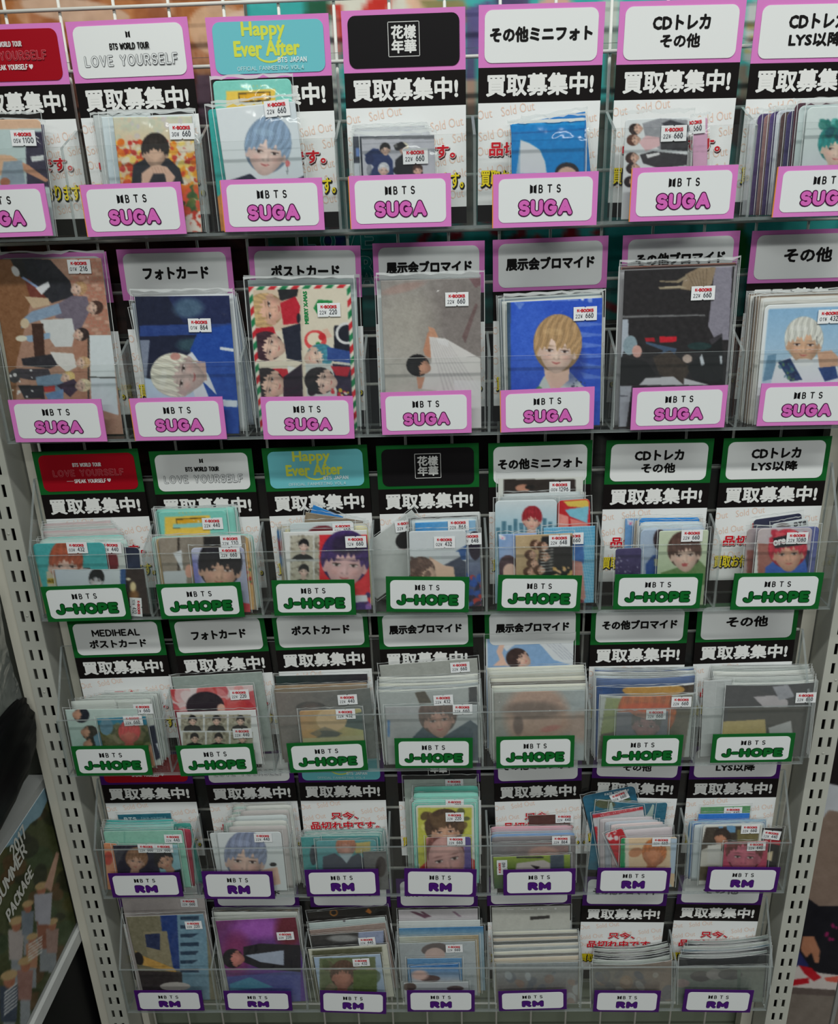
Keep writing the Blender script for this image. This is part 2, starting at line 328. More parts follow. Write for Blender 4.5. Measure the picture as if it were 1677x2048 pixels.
def floor_z(r, x): return Z0 - r * STEP + OFF[r][2] + OFF[r][3] * x

# ------------------------------------------------------------------ the shop wall and floor behind and below the rack
fl = obj('floor', boxmesh('floor', (-2.5, 2.5, -3.5, 0.6, -0.02, 0.0), [flat((150, 146, 138), .35, 0, .08)]), kind='structure')
wl = obj('wall_back', boxmesh('wall', (-2.5, 2.5, 0.30, 0.34, 0, 2.6), [flat((120, 118, 112), .7, 0, .05)]), kind='structure')

def thing(name, label, cat, loc=(0, 0, 0), group=None, mat=None):
    o = bpy.data.objects.new(name, None); COL.objects.link(o); o.empty_display_size = .02
    if mat is not None: o.matrix_basis = mat
    else: o.location = loc
    o['label'] = label; o['category'] = cat
    if group: o['group'] = group
    return o

# ---- slotted uprights: every slot is an opening in the steel
def slotted(x0, x1, cols, z0, z1, phase):
    sw, sh, p = 0.0040, 0.0145, 0.025; V, Fc = [], []
    xs = sorted([x0, x1] + [c + s for c in cols for s in (-sw / 2, sw / 2)])
    zs = [z0]; z = z0 + phase
    while z + sh < z1: zs += [z, z + sh]; z += p
    zs.append(z1)
    idx = {}
    for i, x in enumerate(xs):
        for j, zz in enumerate(zs): idx[i, j] = len(V); V.append((x, 0, zz))
    hole = lambda i, j: i % 2 == 1 and j % 2 == 1 and 0 < i < len(xs) - 1
    for i in range(len(xs) - 1):
        for j in range(len(zs) - 1):
            if not hole(i, j): Fc.append((idx[i, j], idx[i + 1, j], idx[i + 1, j + 1], idx[i, j + 1]))
            else:
                n = len(V); q = [(xs[i], zs[j]), (xs[i + 1], zs[j]), (xs[i + 1], zs[j + 1]), (xs[i], zs[j + 1])]
                V += [(a, 0.0015, b) for a, b in q]; c = [idx[i, j], idx[i + 1, j], idx[i + 1, j + 1], idx[i, j + 1]]
                for k in range(4): Fc.append((c[k], n + k, n + (k + 1) % 4, c[(k + 1) % 4]))
    return mesh('slotted_face', V, Fc, [STEEL])
DARK = flat((16, 16, 17), .6); FRAME = flat((206, 203, 190), .45, 0, .04)
for side, lab in ((-1, 'off-white slotted steel upright left of the trays'), (1, 'off-white slotted steel upright right of the trays')):
    t = thing('slotted_upright', lab, 'upright', (0, 0, 0), 'slotted uprights beside the trays')
    xa, xb = (-.4665, -.4390) if side < 0 else (.4440, .4730)
    cols = (-.4585, -.4478) if side < 0 else (.4537, .4643)
    obj('slotted_face', slotted(xa, xb, cols, 0.0, 1.9, 0.0165 if side < 0 else 0.0075), t, (0, 0.035, 0))
    for x in (xa, xb - .0015): obj('side_flange', boxmesh('flange', (x, x + .0015, .0365, .088, 0, 1.9), [STEEL]), t)
    obj('slot_shade', boxmesh('shade_sheet', (xa + .002, xb - .002, .052, .056, 0, 1.9), [DARK]), t)  # near-black sheet added behind the slots, standing in for the shade inside
    for k in range(14):
        V = [(math.cos(a) * .0016, 0, math.sin(a) * .0016) for a in np.linspace(0, 6.28, 9)[:-1]]
        obj('rivet', mesh('rivet', V + [(0, -.0008, 0)], [(i, 8, (i + 1) % 8) for i in range(8)], [STEEL]), t, ((cols[0] + cols[1]) / 2, .0345, .25 + .1 * k))
# neighbour's flat post strip to the left of the left upright
o = obj('post_strip', boxmesh('post', (-.4800, -.4680, .0380, .088, 0, 1.9), [FRAME])); o['label'] = 'plain off-white post strip tight against left slotted upright'; o['category'] = 'post'

# ---- wire grid panel with its flat frame bars
gp = thing('wire_grid_panel', 'white wire grid panel behind all the clear trays', 'grid panel', (0, .076, 0))
def cyl(r, h, n=8):
    V = [(r * math.cos(2 * math.pi * k / n), r * math.sin(2 * math.pi * k / n), z) for z in (0, h) for k in range(n)]
    return V, [(k, (k + 1) % n, n + (k + 1) % n, n + k) for k in range(n)] + [tuple(range(n - 1, -1, -1)), tuple(range(n, 2 * n))]
WIRE = flat((232, 231, 224), .35)
vw = mesh('wire', *cyl(.0015, 1.75), [WIRE]); hw = mesh('wire', *cyl(.0017, .872), [WIRE])
for me in (vw, hw): me.polygons.foreach_set('use_smooth', [len(p.vertices) == 4 for p in me.polygons])
for k in range(17): obj('wire', vw, gp, (-.4250 + .05 * k + .0035, .0, .13))
for k in range(34):
    o = obj('wire', hw, gp, (-.436, -.003, Z0 + .1448 + .05 - .05 * k)); o.rotation_euler = (0, math.pi / 2, 0)
for x0, x1 in ((-.4370, -.4275), (.4275, .4425)): obj('frame_bar', boxmesh('frame_bar', (x0, x1, -.006, .010, .10, 1.88), [FRAME]), gp)

# ---- printed sheets hung behind the grid
def poster(name, label, x0, x1, z0, z1, y, art, n=230, cat='poster'):
    M = Matrix(((1, 0, 0, (x0 + x1) / 2), (0, 1, 0, y), (0, 0, 1, z1), (0, 0, 0, 1)))
    o = obj(name, sheet_mesh(x1 - x0, z1 - z0, M, art, CR['p'], (x1 - x0) / n, thick=.002, rough=.35, cap=620, grain=1.0), mat=M)
    o['label'] = label; o['category'] = cat; return o
def art_brown(c):
    c.fill((92, 52, 40)); c.N(26, 90, 2)
    c.Q('0 0 560 0 560 60 380 90 200 70 0 120', (176, 112, 66)); c.N(20, 30, 1)
    c.B(40, [(196, 132, 84), (160, 96, 60), (206, 160, 128), (120, 64, 44)], 34, (0, 0, 530, 130), 4, .6)
    c.E(150, 22, 110, 24, (214, 186, 164), 8, .8); c.E(430, 60, 55, 50, (222, 190, 160), 20, .75); c.E(500, 30, 60, 16, (228, 196, 176), -15, .9)
    for k in range(16): c.Q([(370 + k * 11, 70), (375 + k * 11, 70), (405 + k * 9, 160), (398 + k * 9, 160)], (190, 150, 122), .5)
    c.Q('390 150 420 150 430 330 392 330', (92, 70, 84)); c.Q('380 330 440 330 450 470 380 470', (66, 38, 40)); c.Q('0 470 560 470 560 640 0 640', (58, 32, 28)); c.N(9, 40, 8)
    c.Q('60 480 130 480 110 560 40 560', (96, 54, 30), .6); c.B(14, [(84, 44, 26), (40, 22, 24)], 26, (0, 480, 520, 620), 9, .6)
TEAL = (66, 176, 172)
def art_teal(c):
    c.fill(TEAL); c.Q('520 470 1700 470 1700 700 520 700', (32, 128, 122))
    c.Q('615 0 700 0 690 40 640 90 612 60', (38, 92, 66)); c.Q('660 -10 830 -10 835 30 740 60 670 30', (226, 222, 206)); c.Q('745 -5 790 -5 775 40 725 25', (208, 54, 44)); c.Q('664 10 690 10 690 130 672 130', (206, 52, 44))
    c.Q('655 60 672 20 690 320 668 300', (196, 198, 190)); c.B(20, [(190, 190, 186), (90, 90, 92)], 8, (650, 60, 690, 200), 3)
    c.Q('810 -10 870 -10 900 30 830 40', (232, 190, 160)); c.Q('840 0 930 0 950 40 880 60', (150, 140, 92)); c.Q('930 20 985 0 985 120 940 110', (98, 92, 140)); c.Q('990 -10 1060 -10 1060 30 1000 30', (84, 76, 110))
    c.Q('935 40 955 60 950 220 930 200', (96, 88, 130)); c.Q('930 160 960 160 960 230 930 230', (196, 160, 140)); c.Q('640 320 700 250 700 330 690 460 660 460', (96, 52, 48)); c.Q('928 230 960 230 955 460 925 460', (150, 142, 128))
    c.Q('1085 -5 1140 -5 1150 20 1080 20', (222, 176, 156)); c.Q('1205 0 1242 0 1240 60 1205 60', (200, 206, 196)); c.Q('1200 60 1240 60 1240 110 1200 100', (168, 178, 166)); c.Q('1215 100 1242 110 1230 210 1210 160', (92, 86, 72)); c.Q('1195 210 1230 200 1225 330 1195 340', (146, 140, 126))
    c.Q('1490 10 1520 0 1510 130 1485 120', (196, 200, 196)); c.B(8, [(200, 168, 52), (60, 50, 30)], 7, (1492, 50, 1512, 110), 2); c.Q('1475 130 1500 130 1490 470 1470 470', (128, 116, 100)); c.Q('1460 190 1490 200 1480 300 1455 280', (88, 62, 56))
    c.B(16, [(196, 30, 40), (150, 40, 50), (24, 108, 80)], 9, (840, 450, 1240, 490), 6, .8)
    for pts in ('835 480 870 440 882 440 850 490', '900 452 930 452 925 478 900 478', '965 440 1000 485 1010 480 985 440', '1120 440 1150 478 1160 470 1150 440'): c.Q(pts, (150, 36, 48))
    c.Q('905 456 975 448 975 456 905 464', (222, 222, 224)); c.Q('540 470 680 470 690 500 620 500 540 486', (60, 100, 76)); c.Q('650 470 700 470 690 490 655 488', (40, 56, 118))
    c.Q('980 470 1010 470 1000 640 978 640', (30, 96, 90)); c.Q('1120 560 1240 610 1240 626 1120 580', (156, 36, 48)); c.E(1480, 500, 18, 46, (36, 110, 50)); c.N(5, 60, 3)
pl = poster('poster', 'brown and orange printed poster behind the grid at top left', -.60, -.158, Z0 - .10, Z0 + .36, .1, art_brown)
pr = poster('poster', 'turquoise printed poster behind the grid at top centre and right', -.155, .62, Z0 - .10, Z0 + .36, .1, art_teal, 380)
def art_dark(c):
    c.fill((26, 22, 24)); c.N(6, 120, 4)
    c.B(26, [(46, 24, 28), (20, 24, 34), (52, 34, 30), (14, 12, 14)], 60, (0, 640, 1677, 2000), 12, .7)
    c.Q('1190 880 1215 880 1205 1060 1188 1060', (168, 166, 162), .8)
    for k in range(14): c.Q([(1185, 885 + k * 12), (1215, 880 + k * 12), (1215, 883 + k * 12), (1185, 889 + k * 12)], (70, 68, 70), .8)
    c.Q('690 1500 740 1500 740 1700 690 1700', (64, 30, 38), .8); c.Q('240 900 300 900 330 1060 300 1060', (66, 34, 34), .6); c.Q('330 1240 360 1240 380 1350 350 1350', (60, 26, 40), .8)
pd = poster('backing_sheet', 'near-black printed sheet behind the middle and lower trays', -.66, .66, Z0 - .985, Z0 - .104, .1, art_dark, 200, 'poster')
o = obj('backboard', boxmesh('panel', (-.66, .66, .094, .110, .05, Z0 - .99), [flat((128, 136, 120), .5, 0, .05)])); o['label'] = 'pale grey-green panel behind the grid under the bottom tray'; o['category'] = 'panel'
WORD = (170, 216, 212)
for s, px, py, wd in (('L', 619, 477, .011), ('O', 656, 482, .014), ('V', 700, 472, .014), ('E', 735, 478, .012), ('R', 736, 532, .013), ('A', 734, 552, .014)):
    p = hit(px, py, (0, 1, 0), (0, .0985, 0)); q = np.array(p) - np.array(pr.location)
    obj('lettering', text(s, wd, .018, .0011, WORD), pr, q); obj('lettering', text(s, wd, .018, .0004, (40, 140, 134), y=-.0003), pr, q)

# ------------------------------------------------------------------ clear trays
def prism(x0, x1, prof):                    # a profile in y-z swept along x
    V = [(x, y, z) for x in (x0, x1) for y, z in prof]; n = len(prof)
    return V, [tuple(range(n)), tuple(range(2 * n - 1, n - 1, -1))] + [(i, i + n, (i + 1) % n + n, (i + 1) % n) for i in range(n)]
TK = .0025; DEP = .046; LIP = .0770; BK = .148
def plate_yz(x0, x1, prof):
    v, f = prism(x0, x1, prof); return mesh('acrylic_plate', v, f, [ACR, EDGE], [0, 0] + [1] * len(prof))
endp = plate_yz(-TK / 2, TK / 2, [(TK, TK), (TK, LIP), (DEP - TK, BK), (DEP - TK, TK)])
divp = plate_yz(-TK / 2, TK / 2, [(TK, TK), (TK, LIP - .001), (DEP - TK, .094), (DEP - TK, TK)])
frontp = boxmesh('acrylic_plate', (-.421, .421, 0, TK, 0, LIP), [ACR, EDGE], 1)
backp = boxmesh('acrylic_plate', (-.421, .421, DEP - TK, DEP, 0, BK), [ACR, EDGE], 1)
basep = boxmesh('acrylic_plate', (-.421, .421, TK, DEP - TK, 0, TK), [ACR, EDGE], 2)
for r in range(6):
    dx, dy, dz, ro = OFF[r]
    t = thing('acrylic_tray', f'clear acrylic seven-pocket card tray with {BNAME[r]} tags, ' + ['top', 'second', 'third', 'fourth', 'fifth', 'bottom'][r] + ' of six', 'display tray', group='clear trays on the wire grid',
              mat=Matrix.Translation((dx, dy, Z0 - r * STEP + dz)) @ Matrix.Rotation(-ro, 4, 'Y'))
    rh = .0705 - DEP - dy; hook = mesh('hook', *join([box(-.006, .006, 0, rh, -.003, 0), box(-.006, .006, rh - .002, rh, -.012, -.003)]), [ACR])
    obj('front_panel', frontp, t); obj('back_panel', backp, t); obj('base_panel', basep, t)
    for k in range(8): obj('end_panel' if k in (0, 7) else 'divider', endp if k in (0, 7) else divp, t, ((k - 3.5) * PITCH, 0, 0))
    for k in range(4): obj('hook', hook, t, ((k - 1.5) * .2 + .01, DEP, BK - .002))

# ------------------------------------------------------------------ placing sheets that stand in the pockets
def stand(r, xl, yl, xr, yr, yb, lean):
    dy = OFF[r][1]; zf = floor_z(r, 0); n = np.array([0, 1, -lean]); p = (0, yb + dy, zf)
    A, B = hit(xl, yl, n, p), hit(xr, yr, n, p)
    X = (B - A) / np.linalg.norm(B - A); Y = n / np.linalg.norm(n); Z = np.cross(X, Y); mid = (A + B) / 2
    M = Matrix([[X[i], Y[i], Z[i], mid[i]] for i in range(3)] + [[0, 0, 0, 1]])
    w = float(np.linalg.norm(B - A)); low = floor_z(r, mid[0]) + TK + .0006
    h = float((mid[2] - low - abs(X[2]) * w / 2) / Z[2]); return M, w, h
def fit_pocket(r, k, M, w, side):
    dx = OFF[r][0]; lo = (k - 3.5) * PITCH + dx + TK / 2 + .0006; hi = (k - 2.5) * PITCH + dx - TK / 2 - .0006; c = M[0][3]; W = w + 2 * side
    if W > hi - lo: return (lo + hi) / 2 - c, hi - lo - 2 * side
    if c - W / 2 < lo: return lo + W / 2 - c, w
    if c + W / 2 > hi: return hi - W / 2 - c, w
    return 0.0, w
def local(M, px, py):
    n = np.array([M[0][1], M[1][1], M[2][1]]); P = hit(px, py, n, np.array(M.translation)); q = M.inverted() @ Vector(P); return q.x, q.z

# ------------------------------------------------------------------ buyback signs behind the cards
INKB, WHT = (24, 20, 20), (236, 238, 238)
SW, HH, BB, WB = .109, .0480, .0280, .0850    # width, header, black band, white body
def art_sheet(col):
    def f(c):
        u, v = c.U * 1000, c.V * 1000
        c.fill(INKB); c.put(v < HH * 1000, col)
        c.put((v > (HH + BB) * 1000) & (v < (HH + BB + WB) * 1000), WHT)
    return f
def art_head(c): pass
_p = {}
def header_plate(rgb):
    if rgb not in _p: _p[rgb] = mesh('header_panel', *rplate(.0985, .0405, .0065, -.0006, -.0001), [flat(rgb, .42)])
    return _p[rgb]
band_t = text('買取募集中!', .094, .0168, .00066, (232, 232, 230), dirs=10, res=2)
w1 = [text('只今、', .034, .0100, b, c, y=yy, dirs=8, res=2, shift=sh) for b, c, yy, sh in ((.0011, (70, 10, 12), 0, (.0006, -.0008)), (.0010, (244, 240, 238), -.0002, (0, 0)), (.00045, (206, 22, 40), -.0004, (0, 0)))]
w2 = [text('品切れ中です。', .088, .0110, b, c, y=yy, dirs=8, res=2, shift=sh) for b, c, yy, sh in ((.0011, (70, 10, 12), 0, (.0006, -.0008)), (.0010, (244, 240, 238), -.0002, (0, 0)), (.00045, (206, 22, 40), -.0004, (0, 0)))]
w3 = [text('買取お待ちしております。', .103, .0140, b, c, y=yy, dirs=8, res=2, shift=sh) for b, c, yy, sh in ((.0011, (16, 14, 10), 0, (.0005, -.0008)), (.0003, (246, 222, 40), -.0002, (0, 0)))]
def soldout():
    v, f = glyphs('Sold Out', 2); lo, hi = v.min(0), v.max(0); v = (v - (lo + hi) / 2) / (hi - lo) * (.030, .0076); V, Fc = [], []
    a = math.radians(9)
    for i in range(6):
        for j in range(4):
            cx = -.047 + j * .038 + (i % 2) * .018 - .010; cz = -.010 - i * .0150 + (j * .0050)
            if not -.080 < cz < -.004: continue
            n = len(V)
            for x, z in v:
                X = x * math.cos(a) - z * math.sin(a) + cx; Z = x * math.sin(a) + z * math.cos(a) + cz
                V.append((max(-SW / 2, min(SW / 2, X)), 0, min(-.0005, Z)))
            Fc += [tuple(q + n for q in p) for p in f]
    return mesh('watermark', V, Fc, [flat((236, 206, 190), .5)])
sold = soldout()
def head_parts(kind, col):
    """(mesh, x, z) lettering on a header, z measured from the header's centre"""
    K = (20, 18, 18)
    if kind == 'red': return [(strokes('BTS WORLD TOUR', .030, .0044, .00042, (216, 206, 206)), 0, .0085), (strokes('LOVE YOURSELF', .074, .0078, .00085, (206, 110, 118), gap=.45), 0, -.0005), (strokes('LOVE YOURSELF', .0732, .0070, .00045, (160, 14, 30), y=-.0002, gap=.45), 0, -.0005),
                              (strokes('SPEAK YOURSELF', .0335, .0044, .00042, (232, 224, 224)), .0005, -.0095), (text('♥', .0040, .0040, 0, (232, 224, 224)), .0200, -.0095), (mesh('dash', *box(-.0035, .0035, 0, .0001, -.0002, .0002), [flat((220, 200, 200))]), -.0205, -.0095)]
    if kind == 'white': return [(logo(.0052, K), 0, .0125), (strokes('BTS WORLD TOUR', .036, .0052, .00048, K), 0, .0035), (strokes('LOVE YOURSELF', .085, .0092, .00095, (84, 86, 90), gap=.45), 0, -.0075), (strokes('LOVE YOURSELF', .0842, .0084, .00055, (228, 231, 232), y=-.0002, gap=.45), 0, -.0075)]
    if kind == 'teal':
        Yl = (214, 222, 84); arc = []
        V, Fc = [], []
        for k in range(17):
            a = math.radians(200 + 140 * k / 16); V += [(.012 * math.cos(a) + dr * math.cos(a), 0, .008 * math.sin(a) + dr * math.sin(a)) for dr in (0, .0016)]
        Fc = [(2 * k, 2 * k + 2, 2 * k + 3, 2 * k + 1) for k in range(16)]
        return [(text('Happy', .038, .0135, .0005, Yl), -.004, .0125), (text('Ever After', .058, .0115, .0006, Yl), -.002, -.001), (mesh('smile_arc', V, Fc, [flat(Yl)]), .0, -.003),
                (strokes('BTS JAPAN', .026, .0042, .00038, (222, 236, 238)), .020, -.0105), (strokes('OFFICIAL FANMEETING VOL.4', .060, .0034, .00026, (190, 224, 228)), 0, -.0165)]
    if kind == 'kanji':
        W_ = (226, 226, 224); fr = mesh('kanji_frame', *join([box(-.0140, .0140, 0, .0001, .0130, .0135), box(-.0140, .0140, 0, .0001, -.0135, -.0130), box(-.0140, -.0135, 0, .0001, -.0135, .0135), box(.0135, .0140, 0, .0001, -.0135, .0135)]), [flat(W_)])
        return [(fr, 0, .001), (text('花様' if False else '花樣', .0215, .0100, .0004, W_, res=2), 0, .0065), (text('年華', .0215, .0100, .0004, W_, res=2), 0, -.0045)]
    L = kind.split('|')
    wd = {'その他ミニフォト': .088, 'CDトレカ': .049, 'その他': .044 if len(L) == 1 else .034, 'LYS以降': .046, 'MEDIHEAL': .056, 'ポストカード': .066, 'フォトカード': .062, '展示会ブロマイド': .083, 'その他ブロマイド': .083}
    if len(L) == 1: return [(text(L[0], wd[L[0]], .0125 if L[0] == 'その他' else .0108, .00062, K, res=2), 0, .001)]
    return [(strokes('MEDIHEAL', .056, .0090, .0009, K) if L[0] == 'MEDIHEAL' else text(L[0], wd[L[0]], .0105, .0006, K, res=2), 0, .0075), (text(L[1], wd[L[1]], .0100, .0005, K, res=2), 0, -.0065)]
K1 = ['red', 'white', 'teal', 'kanji', 'その他ミニフォト', 'CDトレカ|その他', 'CDトレカ|LYS以降']
K2 = ['MEDIHEAL|ポストカード', 'フォトカード', 'ポストカード', '展示会ブロマイド', '展示会ブロマイド', 'その他ブロマイド', 'その他']
D1 = ['red header of outlined lettering', 'white header, emblem and outlined lettering', 'light blue header of yellow lettering', 'black header, four framed characters', 'one long black title line', 'two-line title, shorter second line', 'two-line title ending in Latin and kanji']
D2 = ['two-line postcard title', 'six-character title', 'postcard title', 'exhibition title', 'exhibition title', 'long other-prints title', 'short three-character title']
HCOL = {'red': (160, 14, 30), 'teal': (112, 194, 204), 'kanji': (24, 22, 24)}
# header corner pixels: top edge for trays 1-3, lower edge of the header for trays 4-6
SG = [[(-108, 52, 121, 45), (130, 44, 374, 33), (410, 35, 657, 26), (682, 22, 931, 13), (958, 10, 1212, 3), (1241, 3, 1495, -3), (1516, 0, 1770, -6)],
      [(-15, 508, 212, 503), (232, 499, 461, 494), (496, 493, 721, 491), (745, 487, 970, 481), (986, 480, 1218, 471), (1247, 471, 1482, 461), (1506, 462, 1742, 455)],
      [(63, 904, 275, 897), (297, 903, 503, 897), (523, 897, 734, 889), (752, 892, 958, 886), (977, 887, 1186, 880), (1214, 881, 1430, 877), (1449, 877, 1666, 872)],
      [(150, 1316, 334, 1310), (352, 1312, 538, 1302), (552, 1301, 740, 1294), (760, 1299, 947, 1293), (971, 1296, 1160, 1290), (1181, 1290, 1374, 1286), (1391, 1285, 1591, 1279)],
      [(203, 1570, 387, 1567), (412, 1570, 590, 1565), (598, 1565, 770, 1563), (796, 1566, 962, 1563), (989, 1567, 1164, 1561), (1184, 1556, 1361, 1560), (1378, 1559, 1559, 1557)],
      [(240, 1816, 409, 1815), (430, 1815, 600, 1814), (622, 1814, 782, 1814), (795, 1815, 956, 1814), (975, 1812, 1143, 1808), (1165, 1811, 1333, 1812), (1353, 1808, 1523, 1810)]]
_sh = {}
for r in range(6):
    for k in range(7):
        q = SG[r][k]; M, wd, h = stand(r, *q, .0405, .0)
        if r >= 3: M = M @ Matrix.Translation((0, 0, HH)); h += HH
        sx = wd / SW
        key = (r, round(h, 3)); h = min(h, .1775)
        kd = (K1, K2)[r % 2][k]; ds = (D1, D2)[r % 2][k]
        v, f = box(-SW / 2, SW / 2, 0, .0006, -h, 0)
        zz = [0, -HH, -HH - BB, -HH - BB - WB, -h]; zz = [max(z, -h) for z in zz]
        parts = [box(-SW / 2, SW / 2, 0, .0006, zz[j + 1], zz[j]) for j in range(4) if zz[j] - zz[j + 1] > 1e-4]
        V, Fc = join(parts); mi = [m for j in range(len(parts)) for m in [(1, 0, 2, 0)[j]] * 6]
        s = obj('sign_card', mesh('sign_sheet', V, Fc, [flat(INKB, .4), flat(BORD[r], .42), flat(WHT, .45)], mi), mat=M)
        s.scale = s.scale * 1.0; s.matrix_basis = M @ Matrix.Diagonal((sx, 1, 1, 1))
        where = ''
        if r % 2 and k in (3, 4): where = ('left ' if k == 3 else 'right ')
        s['label'] = f'{BNAME[r]}-bordered sign, {where}{ds}, {ORD[k]} pocket of {TRAY[r]}'; s['category'] = 'sign'; s['group'] = f'sign cards standing in the {TRAY[r]}'
        obj('header_panel', header_plate(HCOL.get(kd, (230, 232, 232))), s, (0, 0, -HH / 2 - .0003))
        for me, x, z in head_parts(kd, None): obj('header_lettering', me, s, (x, -.0008, -HH / 2 + z))
        obj('band_lettering', band_t, s, (0, -.0003, -HH - BB / 2))
        if h > .158:
            obj('watermark_lettering', sold, s, (0, -.0002, -HH - BB))
            for me in w1: obj('notice_lettering', me, s, (0, -.0005, -HH - BB - .0225))
            for me in w2: obj('notice_lettering', me, s, (0, -.0005, -HH - BB - .0375))
            for me in w3: obj('notice_lettering', me, s, (0, -.0005, -HH - BB - .0620))

# ------------------------------------------------------------------ name tags stuck on the tray fronts
LB = [[(-113, 374, 88, 367, 480), (160, 370, 361, 363, 476), (441, 360, 644, 355, 466), (698, 352, 902, 346, 460), (987, 349, 1198, 342, 458), (1266, 336, 1478, 329, 445), (1558, 333, 1768, 327, 436)],
      [(16, 800, 202, 798, 886), (259, 797, 445, 793, 883), (521, 794, 706, 792, 880), (761, 785, 943, 780, 871), (1002, 781, 1190, 773, 866), (1266, 776, 1457, 770, 861), (1524, 767, 1718, 763, 853)],
      [(81, 1174, 250, 1168, 1245), (312, 1169, 481, 1164, 1239), (543, 1161, 709, 1159, 1232), (772, 1153, 939, 1154, 1224), (997, 1150, 1165, 1151, 1222), (1231, 1149, 1407, 1147, 1219), (1470, 1147, 1649, 1145, 1220)],
      [(142, 1493, 296, 1491, 1552), (351, 1492, 506, 1487, 1553), (573, 1487, 731, 1481, 1546), (789, 1477, 946, 1476, 1537), (993, 1474, 1150, 1471, 1537), (1207, 1472, 1368, 1470, 1533), (1427, 1469, 1592, 1466, 1526)],
      [(216, 1747, 359, 1745, 1795), (403, 1743, 545, 1743, 1798), (609, 1740, 757, 1738, 1793), (809, 1737, 954, 1739, 1792), (1007, 1740, 1152, 1737, 1791), (1196, 1736, 1343, 1736, 1786), (1417, 1734, 1562, 1735, 1783)],
      [(268, 1981, 403, 1981, 2021), (447, 1982, 582, 1983, 2020), (640, 1981, 773, 1985, 2024), (814, 1981, 950, 1981, 2023), (997, 1983, 1134, 1979, 2022), (1190, 1981, 1323, 1982, 2023), (1371, 1979, 1509, 1981, 2023)]]
TAGN = ['SUGA', 'SUGA', 'J-HOPE', 'J-HOPE', 'RM', 'RM']
NW = [.046, .046, .062, .062, .030, .028]
tagp = {}
def wordmark(r):
    fillc = [(216, 106, 188), (16, 104, 42), (76, 24, 120)][r // 2]; dk = [(70, 10, 60), (6, 40, 14), (34, 8, 60)][r // 2]
    w_, h_, ro, ri = [(.0468, .0142, .0025, .00165), (.0668, .0144, .0026, .0018), (.0285, .0142, .00255, .0021)][r // 2]
    return [strokes(TAGN[r], w_, h_, ro, dk, gap=.50 if r > 3 else .42), strokes(TAGN[r], w_ - 2 * (ro - ri), h_ - 2 * (ro - ri), ri, fillc, y=-.0003, gap=.50 if r > 3 else .42)]
for r in range(6):
    for k in range(7):
        xl, yl, xr, yr, yb = LB[r][k]; dy = OFF[r][1]
        n, p = (0, 1, 0), (0, dy - .0016, 0)
        A, B = hit(xl, yl, n, p), hit(xr, yr, n, p); mid = (A + B) / 2; wd = float(np.linalg.norm(B - A)); X = (B - A) / wd
        C_ = hit((xl), yb, n, p); hh = float(A[2] - C_[2]) * .985; hh = min(hh, float(mid[2] - floor_z(r, mid[0]) + .0005))
        sx, sz = wd / .088, hh / .043
        M = Matrix([[X[0], 0, -X[2], mid[0]], [0, 1, 0, mid[1]], [X[2], 0, X[0], mid[2]], [0, 0, 0, 1]]) @ Matrix.Diagonal((sx, 1, sz, 1))
        if r not in tagp: tagp[r] = boxmesh('tag_plate', (-.044, .044, -.0006, .0005, -.043, 0), [flat(BORD[r], .42)])
        if 'w' not in tagp: tagp['w'] = mesh('tag_panel', *rplate(.079, .0350, .0050, -.0010, -.0006), [flat((228, 231, 232), .42)])
        if 'm' not in tagp: tagp['m'] = [(logo(.0072, (18, 16, 18)), -.0104), (strokes('B', .0036, .0066, .0005, (22, 20, 22)), -.0041), (strokes('T', .0042, .0066, .0005, (22, 20, 22)), .0035), (strokes('S', .0036, .0066, .0005, (22, 20, 22)), .0110)]
        if ('n', r) not in tagp: tagp['n', r] = wordmark(r)
        t = obj('name_tag', tagp[r], mat=M)
        t['label'] = f'{BNAME[r]}-bordered white name tag on the front of {ORD[k]} pocket, {TRAY[r]}'; t['category'] = 'name tag'; t['group'] = f'name tags on the {TRAY[r]}'
        obj('tag_panel', tagp['w'], t, (0, 0, -.0215))
        for me, x in tagp['m']: obj('lettering', me, t, (x, -.0012, -.0125))
        for j, me in enumerate(tagp['n', r]): obj('name_lettering', me, t, (0, -.0012, -.0275))
        if r == 0 and k not in (0,) or (r, k) in ((1, 1), (1, 4)): obj('paper_edge', mesh('edge', *box(-.0448, -.0440, -.0004, .0004, -.043, -.0005), [flat((232, 150, 70), .5)]), t)
# ------------------------------------------------------------------ picture cards
RED = (206, 40, 52)
stk = None
def sticker(parent, x, z, s, price, rot=0, faint=False, y=-.0011):
    global stk
    if stk is None:
        v = [(-.011, -.0064), (-.001, -.0064), (0, -.0054), (.001, -.0064), (.011, -.0064), (.011, .0064), (.001, .0064), (0, .0054), (-.001, .0064), (-.011, .0064)]
        V = [(a, 0, b) for a, b in v] + [(a, .0002, b) for a, b in v]; n = 10
        stk = mesh('price_sticker', V, [tuple(range(n)), tuple(range(2 * n - 1, n - 1, -1))] + [(i, i + n, (i + 1) % n + n, (i + 1) % n) for i in range(n)], [flat((234, 236, 238), .5)])
    a = math.radians(rot); c, s_ = math.cos(a), math.sin(a)
    o = obj('price_sticker', stk, parent, mat=Matrix(((c, 0, -s_, x), (0, 1, 0, y), (s_, 0, c, z), (0, 0, 0, 1))) @ Matrix.Diagonal((s, 1, s, 1)))
    obj('shop_lettering', strokes('K-BOOKS', .0155, .0030, .00036, RED, gap=.22), o, (0, -.0002, .0030))
    code, val = price.split()
    obj('price_lettering', strokes(code + '¥', .0066, .0034, .00020, (96, 98, 104)), o, (-.0058, -.0002, -.0022))
    obj('price_lettering', strokes(val, .0025 * len(val), .0046, .00030, (66, 70, 78)), o, (.0040, -.0002, -.0018))
_f = {}
